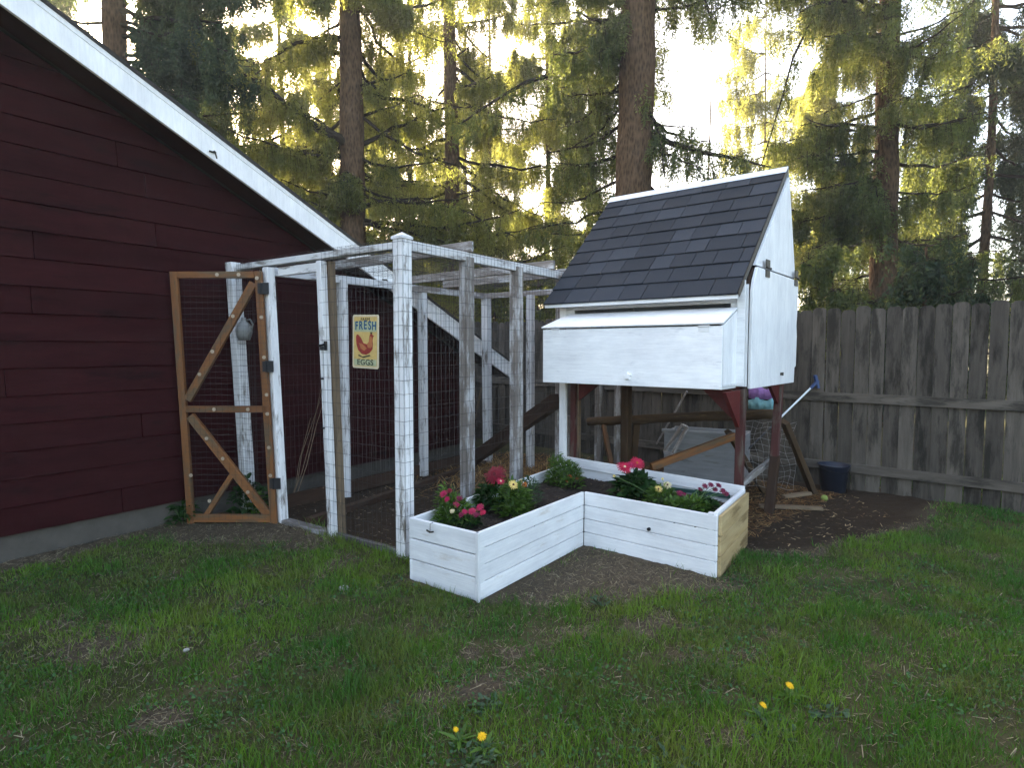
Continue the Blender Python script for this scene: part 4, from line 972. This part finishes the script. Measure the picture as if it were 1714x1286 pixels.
# ------------------------------------------------------------------ grass
def make_grass():
    pts = []
    for y0, y1, dens in ((1.7, 2.6, 11000), (2.6, 3.6, 9500), (3.6, 5.0, 7500), (5.0, 7.2, 4500)):
        hw = .87 * y1 + .35; n = int(dens * 2 * hw * (y1 - y0))
        x = NR.uniform(-hw, hw, n); y = NR.uniform(y0, y1, n); pts.append(np.stack([x, y], 1))
    P = np.concatenate(pts); x, y = P[:, 0], P[:, 1]
    d = dirt(x, y)
    clump = fbm(x * 6 + 3, y * 6, 3)
    big = fbm(x * 1.5 + 8, y * 1.5 + 2, 3)
    edge = (np.abs(dist_poly(x, y, RUNP)) < .12) & (y < 5.3) & (x < .1)     # longer tufts along the foot of the run
    keep = (NR.random(len(x)) < np.clip(1.12 - d * 1.3, .06, 1) * np.clip(.25 + 1.7 * (clump - .28) * 2, .42, 1)) & (dist_poly(x, y, PLN) > .012) & (dist_poly(x, y, WALLP) > .1)
    keep &= ~((dist_poly(x, y, RUNP) < -.12) & (NR.random(len(x)) > .01))
    x, y, d, clump, big, edge = [q[keep] for q in (x, y, d, clump, big, edge)]
    n = len(x)
    dead = NR.random(n) < np.clip(.26 + .9 * (d - .12) + .5 * (fbm(x * 3.1 + 60, y * 3.1) - .5), .04, .92)
    h = NR.uniform(.018, .060, n) * (.35 + 1.5 * clump) * (1 + .6 * (big - .5) * 2)
    h = np.where(edge, h * 1.9, h); h = np.where(dead, h * .8, h)
    hv = NR.random(n) < .02; h = np.where(hv & ~dead, h * 1.5, h)
    a = NR.random(n) * 6.283; lean = np.where(dead, NR.uniform(.8, 2.5, n), NR.uniform(.15, 1.0, n)) + np.clip(y - 4, 0, 2) * 0
    dx, dy = np.cos(a), np.sin(a); wb = NR.uniform(.0011, .0024, n) * (1 + .12 * np.maximum(0, y - 2))
    f = NR.random(n) * 6.283; wx, wy = np.cos(f) * wb, np.sin(f) * wb
    z0 = gz(x, y) - .004
    norm = 1 / np.sqrt(1 + lean ** 2)
    m1 = .55 * h * norm; mx = dx * lean * .35 * h * norm; my = dy * lean * .35 * h * norm
    tz = np.where(dead, .70, .95) * h * norm + .006; tx = dx * lean * h * norm; ty = dy * lean * h * norm
    V = np.stack([np.stack([x - wx, y - wy, z0], 1), np.stack([x + wx, y + wy, z0], 1), np.stack([x + mx + wx * .8, y + my + wy * .8, z0 + m1], 1), np.stack([x + mx - wx * .8, y + my - wy * .8, z0 + m1], 1), np.stack([x + tx, y + ty, z0 + tz], 1)], 1).reshape(-1, 3)
    i = np.arange(n)[:, None] * 5
    g1, g2, g3, st, st2 = map(np.array, ((.052, .132, .013), (.120, .200, .022), (.036, .112, .024), (.26, .23, .12), (.14, .12, .062)))
    hue = np.clip((fbm(x * 2.2 + 20, y * 2.2 + 9, 3) - .35) * 3 + NR.uniform(-.25, .25, n), 0, 1)[:, None]
    blu = np.clip((fbm(x * 1.1 + 70, y * 1.1 + 9, 3) - .45) * 3, 0, 1)[:, None]
    c = g1 * (1 - hue) + g2 * hue; c = c * (1 - .6 * blu) + g3 * .6 * blu
    oli = np.clip((fbm(x * 3.3 + 90, y * 3.3 + 29, 3) - .48) * 4, 0, 1)[:, None]; c = c * (1 - .45 * oli) + np.array((.14, .12, .04)) * .45 * oli
    sd_ = NR.random((n, 1)); c = np.where(dead[:, None], st * sd_ + st2 * (1 - sd_), c) * NR.uniform(.7, 1.3, (n, 1))
    m = leafmat('grass blade', 0, 0, (1.1, 1.25, .5), 0, .35, .45, True)
    o = np_obj('lawn_grass', V, [i + np.array([[0, 1, 2, 3]]), i + np.array([[3, 2, 4]])], m, col=np.repeat(c, 5, 0), tint=np.ones(len(V)))
    tag(o, 'patchy short green lawn grass with dry straw coloured blades', 'grass', None, 'stuff')
    print('GRASS', n)
make_grass()
def lawn_thatch(n):
    x = NR.uniform(-4, 4, n); y = NR.uniform(1.8, 5.6, n); d = dirt(x, y); k = (NR.random(n) < .30 + .8 * (d > .15)) & (dist_poly(x, y, RUNP) > -.05) & (dist_poly(x, y, PLN) > .05) & (np.abs(x) < .87 * y + .3)
    return np.stack([x, y], 1)[k]
scatter_straw('dry_thatch', 80000, lawn_thatch, 'dry dead grass and leaf bits lying on the worn lawn patches', [(.19, .155, .10), (.12, .092, .06), (.27, .225, .14), (.06, .048, .033)], (.01, .06), .0013, .006, .45)

def make_clover():
    n = 60000; x = NR.uniform(-4.5, 4.5, n); y = NR.uniform(1.8, 6.2, n)
    cl = fbm(x * 2.6 + 33, y * 2.6 + 71, 4); k = (cl > .52) & (NR.random(n) < (cl - .50) * 9) & (np.abs(x) < .87 * y + .3) & (dist_poly(x, y, RUNP) > .0) & (dist_poly(x, y, PLN) > .03) & (dirt(x, y) < .55) & (dist_poly(x, y, WALLP) > .1)
    x, y = x[k], y[k]; n = len(x); r = NR.uniform(.004, .009, n); a = NR.random(n) * 6.283; tx, ty = NR.normal(0, .35, n), NR.normal(0, .35, n); z = gz(x, y) + NR.uniform(.006, .028, n)
    V = []
    for j in range(5):
        t = a + j * 6.283 / 5; dx, dy = np.cos(t) * r, np.sin(t) * r; V.append(np.stack([x + dx, y + dy, z + dx * tx + dy * ty], 1))
    V = np.stack(V, 1).reshape(-1, 3); c = np.array((.040, .085, .020)) * NR.uniform(.6, 1.5, (n, 1)) + np.array((.0, .012, .012)) * NR.random((n, 1))
    m = leafmat('clover leaf', 0, 0, (1, 1.1, .5), 0, .25, .5, True)
    tag(np_obj('clover', V, [np.arange(len(V)).reshape(-1, 5)], m, col=np.repeat(c, 5, 0), tint=np.ones(len(V))), 'small round clover leaves spread in patches low in the lawn', 'clover', None, 'stuff')
make_clover()

def make_weeds():
    GRD = 'yellow dandelions in the lawn'
    for (px, py, lab, r) in ((807, 1233, 'open dandelion, the brighter of the pair near the bottom middle of lawn', .017), (763, 1222, 'half closed dandelion just left of the bright one at bottom middle', .011),
                         (1278, 1181, 'dandelion above the grey green leaf rosette at the lower right', .014), (1322, 1148, 'large dandelion, farthest right and highest in the lawn', .017)):
        p = at(px, py, 1.0); d = p - Vector((0, 0, CAMZ)); c = Vector((0, 0, CAMZ)) + d * ((.07 - CAMZ) / d.z)
        G = empty('dandelion', (c.x, c.y, 0), 0, lab, 'dandelion', GRD)
        m = MB(); m.tube([(.01, .03, -.01), (.005, .01, .04), (0, 0, .07)], .0018, 6); m.build('stem', STEMM, G)
        flower(G, (0, 0, .07), (R.uniform(-.4, .4), -.5, 1), r * .95, DAND, None, 24, 4, .2, 'flower_head', .25)
        m = MB()
        for k in range(9):
            t = k * .7 + R.uniform(-.2, .2); leaf(m, (.01, .03, .005), (math.cos(t), math.sin(t), .35), R.uniform(.06, .11), .018, .12)
        m.build('leaves', PLEAF, G, fix=False)
    for (px, py, s, lab) in ((1290, 1215, 1.0, 'grey green broadleaf weed rosette below the dandelion at lower right'), (790, 1262, .9, 'grey green weed rosette under the dandelions near the bottom edge'), (1000, 1005, .6, 'small grey green weed seedling in front of the planter corner'),
                           (815, 1180, .7, 'low dark grey green weed just above the dandelion pair'), (1130, 1275, .7, 'grey green weed rosette at the bottom edge of lawn'), (1385, 1190, .7, 'grey green weed at the right beside the tallest dandelion')):
        p = at(px, py, 1.0); d = p - Vector((0, 0, CAMZ)); c = Vector((0, 0, CAMZ)) + d * ((.02 - CAMZ) / d.z)
        m = MB()
        for k in range(int(34 * s)):
            t = R.uniform(0, 6.28); q = R.random() ** .5 * .11 * s; t2 = t + R.uniform(-1.2, 1.2); m.tube([(0, 0, 0), (math.cos(t) * q, math.sin(t) * q, .012)], .0015, 3, .5); leaf(m, (math.cos(t) * q, math.sin(t) * q, R.uniform(.010, .014)), (math.cos(t2), math.sin(t2), R.uniform(.1, .8)), R.uniform(.022, .045), R.uniform(.014, .026), .2)
        o = m.build('weed_rosette', GLEAF, None, fix=False, loc=(c.x, c.y, 0)); tag(o, lab, 'weed')
make_weeds()

# ------------------------------------------------------------------ trees
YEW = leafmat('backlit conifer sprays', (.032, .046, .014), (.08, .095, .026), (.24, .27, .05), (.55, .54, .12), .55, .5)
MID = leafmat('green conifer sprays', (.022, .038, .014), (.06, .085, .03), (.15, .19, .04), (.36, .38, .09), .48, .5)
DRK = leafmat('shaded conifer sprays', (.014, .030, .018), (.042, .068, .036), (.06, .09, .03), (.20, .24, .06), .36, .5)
def curve(a, b, sag, n=7):
    a = Vector(a); b = Vector(b); return [a.lerp(b, i / (n - 1)) + Vector((0, 0, -sag * 4 * (i / (n - 1)) * (1 - i / (n - 1)))) for i in range(n)]
def sprays(P, D, L, W, rng):
    """diamond shaped sprays: P base, D unit direction"""
    n = len(P); ax = rng.normal(size=(n, 3)); s = np.cross(D, ax); s /= np.linalg.norm(s, axis=1)[:, None] + 1e-9
    L = L[:, None]; W = W[:, None]
    V = np.stack([P, P + D * L * .45 + s * W, P + D * L, P + D * L * .4 - s * W], 1)
    return V.reshape(-1, 3)
def tree(name, x, y, r0, H, lab, limbs, auto=None, mat=YEW, seed=1, lean=(0, 0), group=None, spray=(.05, .12), wid=.012, strand=(.14, .62), dens=1.0, r1=None, trunkmat=None, knots=True, cat='tree'):
    """limbs: (z on trunk, tip point, sag, radius, foliage density, span start)"""
    rng = np.random.default_rng(seed); rr = random.Random(seed)
    G = empty(name, (x, y, 0), 0, lab, cat, group)
    O = Vector((x, y, 0))
    n = 30; r1 = r1 or r0 * .35
    tp = lambda z: Vector((lean[0] * z + .03 * math.sin(z * .7 + seed), lean[1] * z, z))
    m = MB(); m.tube([tp(H * i / n - (.3 if i == 0 else 0)) for i in range(n + 1)], [(r0 + (r1 - r0) * i / n) * (1 + .05 * math.sin(i * 2.3)) + (r0 * .35 if i == 0 else 0) for i in range(n + 1)], 20, 1)
    m.build('trunk', trunkmat or BARKM, G, smooth=True, fix=False)
    LB = []
    for L_ in limbs:
        z, tip, sag, rad, fd, s0 = L_
        LB.append((tp(z), Vector(tip) - O, sag, rad, fd, s0))
    if auto:
        z = auto['z0']
        while z < auto['z1']:
            for k in range(auto['n']):
                a = rr.uniform(0, 6.283)
                if auto.get('clear') and z < 10.5 and math.sin(a) < -.45: a = -a
                ln = auto['L'] * (1 - .5 * (z - auto['z0']) / (H - auto['z0'] + .1)) * rr.uniform(.6, 1.15)
                tip = tp(z) + Vector((math.cos(a) * ln, math.sin(a) * ln, ln * rr.uniform(auto.get('s0', -.25), auto.get('s1', .25))))
                LB.append((tp(z), tip, ln * .08, .012 + .012 * ln, auto['fd'] * rr.uniform(.3, 1.3), .2))
            z += auto['dz'] * rr.uniform(.7, 1.3)
    bm_ = MB(); Ps, Ds = [], []
    for a, b, sag, rad, fd, s0 in LB:
        c = curve(a, b, sag, 9); L = (Vector(b) - Vector(a)).length
        c = [p + Vector((rr.uniform(-1, 1), rr.uniform(-1, 1), rr.uniform(-1, 1))) * .02 * L * (0 < i < 8) for i, p in enumerate(c)]
        bm_.tube(c, [rad * (1 - .8 * i / 8) for i in range(9)], 6, 1, False)
        hd = (Vector(b) - Vector(a)); hd.z = 0; hd.normalize(); sd_ = Vector((-hd.y, hd.x, 0))
        nb = max(4, int(L * 9))
        for k in range(nb):     # side branchlets
            t = s0 + (1 - s0) * (k + rr.random()) / nb
            i = min(7, int(t * 8)); p = c[i].lerp(c[i + 1], t * 8 - i)
            ln = (.22 + .13 * L * (1.15 - t)) * rr.uniform(.4, 1.6); sg = rr.choice((-1, 1))
            e = p + sd_ * sg * ln * rr.uniform(.5, 1) + hd * ln * rr.uniform(.1, .7) + Vector((0, 0, ln * rr.uniform(-.45, .15)))
            bm_.tube([p, p.lerp(e, .5) + Vector((0, 0, .03)), e], [.007, .005, .0025], 3, 1, False)
            for _ in range(2):
                a0 = p.lerp(e, rr.uniform(.2, .9)); bm_.tube([a0, a0 + Vector((rr.uniform(-1, 1), rr.uniform(-1, 1), rr.uniform(-1, .3))) * ln * .35], [.004, .002], 3, 1, False)
            ns = max(0, int(round(fd * dens * ln * 40 * rr.uniform(.2, 1.8))))
            for s in range(ns):
                q = p.lerp(e, rr.uniform(.1, 1)); sl_ = rr.uniform(*strand) * (.5 + .6 * (1 - abs(t - .6)))
                dx, dy = rr.uniform(-.25, .25), rr.uniform(-.25, .25)
                mcount = max(2, int(sl_ / .032)); tt = (np.arange(mcount) + rng.random(mcount)) / mcount
                if rr.random() < .35: bm_.tube([q, q + Vector((dx * .5, dy * .5, -.6)) * sl_, q + Vector((dx, dy, -1)) * sl_], [.0035, .0028, .002], 3, 1, False)
                P = np.array(q)[None] + np.stack([dx * tt ** .7, dy * tt ** .7, -tt], 1) * sl_
                D = np.stack([rng.normal(0, .75, mcount), rng.normal(0, .75, mcount), -np.abs(rng.normal(.8, .5, mcount))], 1); D /= np.linalg.norm(D, axis=1)[:, None]
                Ps.append(P + rng.normal(0, .012, P.shape)); Ds.append(D)
    bm_.build('branches', TWIG, G, smooth=True, fix=False)
    if Ps:
        P = np.concatenate(Ps); D = np.concatenate(Ds); k = len(P)
        V = sprays(P, D, rng.uniform(spray[0], spray[1], k), wid * rng.uniform(.5, 1.2, k), rng)
        lowf = fbm(P[:, 0] * 1.4 + seed, P[:, 2] * 1.4 + P[:, 1], 3)
        tn = np.clip(rng.random(k) * .5 + (lowf - .3) * 1.4, 0, 1)
        np_obj('crown', V, [np.arange(len(V)).reshape(-1, 4)], mat, G, tint=np.repeat(tn, 4))
        print(name, seed, 'sprays', k)
    return G

def make_trees():
    A = at
    GR = 'conifers beyond the fence'
    def zt(px, py, Y): return A(px, py, Y).z
    # left trunk behind the garage roof
    Y = 13.5; x = (600 - 857) / FPX * Y
    limbs = []
    def lim(z_py, tx, ty, tY, sag, rad, fd, s0=.15, Y=13.5): limbs.append((zt(600, z_py, Y), A(tx, ty, tY), sag, rad, fd, s0))
    lim(70, 440, 105, 12.5, -.25, .07, 1.0); lim(95, 420, 130, 13.2, -.25, .055, .8); lim(250, 325, 50, 11.5, .1, .10, 1.0, .1); lim(240, 470, 165, 12.5, 0, .05, .9)
    lim(265, 380, 215, 12, .1, .05, 1.0); lim(262, 340, 250, 12.6, -.1, .05, 1.1); lim(250, 770, 195, 14.2, -.2, .06, .5); lim(255, 740, 260, 13, .3, .04, .35); lim(352, 860, 395, 13.6, -.45, .06, .75)
    lim(372, 790, 425, 12.9, -.1, .05, .6); lim(300, 700, 330, 12.8, .2, .04, .3); lim(-40, 520, 10, 12.4, 0, .06, 1.5); lim(-60, 650, -10, 12.6, 0, .06, 3.2); lim(-30, 690, 15, 12.9, 0, .05, 2.2)
    lim(-20, 450, -30, 12, 0, .06, 1.6); lim(330, 470, 300, 12.8, .1, .04, 1.2); lim(290, 580, 285, 12.9, .05, .05, 3.0, .3); lim(310, 575, 300, 12.7, .05, .04, 3.0, .3); lim(345, 500, 330, 13, .1, .04, 1.2)
    lim(150, 690, 120, 13, .0, .04, .7); lim(120, 530, 170, 13.9, .0, .04, 1.0); lim(-100, 380, -20, 12, 0, .06, 1.4); lim(200, 700, 160, 14.6, 0, .04, .6)
    tree('conifer_tree', x, Y, .34, 17, 'tall conifer with drooping needles rising behind the garage roof', limbs, dict(z0=3.6, z1=16.5, dz=.50, n=2, L=3.8, fd=.7, clear=1, s0=-.5, s1=.12), YEW, 21, (-.012, 0), GR)
    # middle thin trunk
    Y = 17.5; x = (757 - 857) / FPX * Y; limbs = []
    def lim2(z_py, tx, ty, tY, sag, rad, fd, s0=.15): limbs.append((zt(757, z_py, 17.5), A(tx, ty, tY), sag, rad, fd, s0))
    for a in ((330, 830, 310, 16.5, .0, .03, .4), (175, 690, 150, 16.5, .1, .04, .9), (150, 850, 110, 16.5, .1, .04, 1.2), (60, 700, 40, 16.8, .1, .04, 1.0), (40, 860, 20, 16.5, .1, .04, 1.5), (100, 800, 70, 18, 0, .04, 1.2), (235, 840, 180, 17.8, .1, .04, 1.0),
              (-20, 760, -40, 16.5, 0, .04, 2.0), (-30, 680, -40, 17, 0, .04, 1.5), (310, 660, 300, 17, .1, .03, .35), (400, 850, 430, 17, -.2, .04, .9), (415, 680, 440, 17, -.1, .03, .7), (270, 700, 235, 18, .1, .03, .6), (0, 900, -10, 17, 0, .04, 1.6), (370, 800, 350, 18.3, 0, .03, .4)):
        lim2(*a)
    tree('conifer_tree', x, Y, .28, 18, 'slender conifer with thin bare lower trunk between the two thick trunks', limbs, dict(z0=3.4, z1=17, dz=.50, n=2, L=3.6, fd=.65, clear=1, s0=-.5, s1=.12), YEW, 22, (0, 0), GR)
    # big right trunk
    Y = 12.0; x = (1043 - 857) / FPX * Y; limbs = []
    def lim3(z_py, tx, ty, tY, sag, rad, fd, s0=.15): limbs.append((zt(1052, z_py, 12.0), A(tx, ty, tY), sag, rad, fd, s0))
    for a in ((88, 770, 208, 11.6, -.3, .075, .45, .1), (75, 925, 92, 11.2, 0, .06, 1.6, .1), (60, 960, 20, 11.3, 0, .06, 2.0), (120, 1113, 300, 11.6, -.25, .05, .25), (212, 1290, 280, 11.4, .12, .07, .7), (205, 1170, 215, 11.6, .0, .03, 1.0, .1), (30, 905, 40, 12.6, 0, .05, 1.8), (-30, 940, -40, 11.6, 0, .06, 2.4),
              (10, 985, 60, 11.5, 0, .04, 1.6, .2), (-60, 880, -30, 12, 0, .05, 2.0), (240, 1190, 285, 11.3, 0, .03, .6), (150, 960, 160, 12.8, 0, .04, .9), (-50, 1110, -40, 11.6, 0, .05, .5), (-80, 1200, -30, 11, 0, .06, .6), (200, 1010, 225, 12.9, 0, .03, .8), (-60, 1010, -30, 13, 0, .04, 1.6), (225, 1125, 250, 12.2, .0, .03, .8)):
        lim3(*a)
    # the long bough that droops from above at the right
    limbs.append((11.0, A(1190, 30, 10.8), -.3, .07, .5, .3))
    tree('conifer_tree', x, Y, .39, 18, 'thickest brown conifer trunk rising right behind the dark coop roof', limbs, dict(z0=4.6, z1=17, dz=.5, n=2, L=2.9, fd=.55, clear=1, s0=-.5, s1=.12), MID, 23, (.028, 0), GR, r1=.26)
    # drooping bough tree at right with fine hanging twigs
    Y = 12.5; x = (1470 - 857) / FPX * Y; limbs = []
    def lim4(z_py, tx, ty, tY, sag, rad, fd, s0=.15): limbs.append((zt(1470, z_py, 12.5), A(tx, ty, tY), sag, rad, fd, s0))
    for a in ((-60, 1190, 25, 11.5, -.4, .06, .45, .3), (-20, 1275, 275, 11.6, -1.6, .05, .22, .3), (20, 1340, 20, 11.6, -.2, .06, 1.2), (60, 1380, 60, 11.5, 0, .05, 1.2), (-30, 1290, -20, 11.6, -.2, .05, .8), (210, 1340, 210, 12, 0, .04, .8), (250, 1335, 265, 12, 0, .04, 1.8), (290, 1340, 320, 12, 0, .04, 2.0), (330, 1345, 370, 12, 0, .04, 2.0), (380, 1350, 420, 12, 0, .04, 2.0), (180, 1300, 245, 12.8, 0, .04, 1.2), (300, 1400, 310, 11.5, 0, .04, 1.8), (150, 1380, 190, 12.3, 0, .03, .8), (-50, 1230, -20, 12, 0, .05, .7)):
        lim4(*a)
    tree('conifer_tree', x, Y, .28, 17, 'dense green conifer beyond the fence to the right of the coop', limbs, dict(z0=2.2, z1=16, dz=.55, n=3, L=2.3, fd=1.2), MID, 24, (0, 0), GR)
    # dark tree near left
    Y = 12.2; x = (215 - 857) / FPX * Y; limbs = []
    def lim5(z_py, tx, ty, tY, sag, rad, fd, s0=.15): limbs.append((zt(215, z_py, 12.2), A(tx, ty, tY), sag, rad, fd, s0))
    for a in ((20, 380, 40, 11.5, 0, .06, 2.2), (60, 400, 90, 11.3, 0, .05, 2.4), (100, 390, 130, 11.6, 0, .05, 2.2), (-20, 400, -20, 11.5, 0, .05, 2.0), (130, 340, 170, 11.5, 0, .04, 2.0), (90, 440, 140, 12, 0, .04, 1.6), (-60, 450, -20, 12, 0, .05, 1.8), (30, 330, 70, 12.5, 0, .04, 1.6)):
        lim5(*a)
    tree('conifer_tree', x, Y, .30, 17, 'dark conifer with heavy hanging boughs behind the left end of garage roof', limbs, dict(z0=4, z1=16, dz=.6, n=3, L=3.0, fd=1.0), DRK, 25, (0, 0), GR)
    # farther backlit trees: full crowns, hanging curtains
    far = [(915, 21, 'YEW', 2.6, 1.8, 2, 'golden backlit conifer hanging in curtains left of the coop roof'), (985, 17.5, 'MID', 1.6, 1.3, 2, 'green conifer seen just left of the thick trunk and coop roof'), (690, 23, 'YEW', 2.2, 1.2, 2, 'distant golden conifer showing above the run between two trunks'),
           (820, 25, 'YEW', 2.4, 1.3, 2, 'distant yellow green conifer low behind the wire run'), (1180, 24, 'YEW', 2.8, .8, 3, 'thin pale distant conifer showing over the coop ridge'), (480, 22, 'YEW', 3.0, 1.1, 3, 'yellow green conifer between the dark tree and the left trunk'), (1380, 19, 'YEW', 2.2, 1.5, 2, 'yellow lit conifer behind the green tree right of the coop'),
           (1640, 15, 'DRK', 3.0, 1.2, 3, 'dark green conifer beyond the fence at the far right edge'), (60, 17, 'DRK', 3.2, 1.2, 3, 'dark conifer at the far left edge behind the garage'), (330, 19, 'MID', 2.6, 1.0, 3, 'dark green conifer deep behind the garage roof'),
           (560, 26, 'YEW', 3.0, 1.1, 3, 'hazy yellow conifer seen just left of the left trunk'), (645, 27, 'YEW', 3.0, 1.0, 3, 'hazy golden conifer seen just right of the left trunk'), (1270, 23, 'YEW', 2.6, .7, 3, 'airy sunlit conifer above the right end of the coop ridge'), (780, 28, 'YEW', 3.2, 1.1, 3, 'hazy golden conifer right behind the slender middle trunk')]
    for i, (px, Y, mt, L, fd, n_, lab) in enumerate(far):
        x = (px - 857) / FPX * Y
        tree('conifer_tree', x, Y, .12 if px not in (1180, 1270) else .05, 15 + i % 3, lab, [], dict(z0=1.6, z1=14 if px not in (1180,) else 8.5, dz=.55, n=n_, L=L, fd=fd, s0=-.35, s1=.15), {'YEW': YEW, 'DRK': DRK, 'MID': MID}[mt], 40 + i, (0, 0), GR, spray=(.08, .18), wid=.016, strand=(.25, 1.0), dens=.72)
    for i, (x, y, lab) in enumerate(((9.5, 5.2, 'unseen dark conifer added outside the fence corner to shade the coop hatch')  ,)):
        tree('conifer_tree', x, y, .25, 14, lab, [], dict(z0=1.5, z1=13, dz=.7, n=4, L=3.2, fd=1.0, s0=-.35, s1=.15), DRK, 80 + i, (0, 0), GR, spray=(.15, .3), wid=.06, strand=(.5, 1.4), dens=.35)  # out of view, added to keep sky light off the coop hatch
    # low hedge trees right behind the fence
    for i, (px, Y, lab) in enumerate(((830, 14.5, 'low leafy evergreen directly behind the fence left of coop'), (900, 13.2, 'low yellow green evergreen behind the fence next to the coop wall'), (1385, 10.0, 'low green evergreen behind the fence right of the coop'), (1540, 9.2, 'low dark evergreen behind the fence at far right'))):
        x = (px - 857) / FPX * Y
        tree('evergreen_shrub', x, Y, .05, 3.1, lab, [], dict(z0=.9, z1=3.4, dz=.28, n=3, L=1.1, fd=1.6, s0=0, s1=.4), (YEW, YEW, MID, DRK)[i], 60 + i, (0, 0), 'evergreen shrubs behind the fence', spray=(.05, .11), wid=.018, strand=(.2, .5), dens=1.0, cat='shrub')
make_trees()

# ------------------------------------------------------------------ light evening haze among the trees
def make_haze():
    m = MB(); m.box((0, 10, 9.6), (64, 56, 21.6)); mt = bpy.data.materials.new('evening haze'); mt.use_nodes = True; t = mt.node_tree; t.nodes.clear()
    out = t.nodes.new('ShaderNodeOutputMaterial'); p = t.nodes.new('ShaderNodeVolumePrincipled'); p.inputs['Color'].default_value = (.9, .92, .9, 1); p.inputs['Density'].default_value = .0018; p.inputs['Anisotropy'].default_value = .3
    t.links.new(p.outputs[0], out.inputs['Volume']); tag(m.build('haze', mt), 'faint warm evening haze hanging among the trees', 'haze', None, 'stuff')
make_haze()
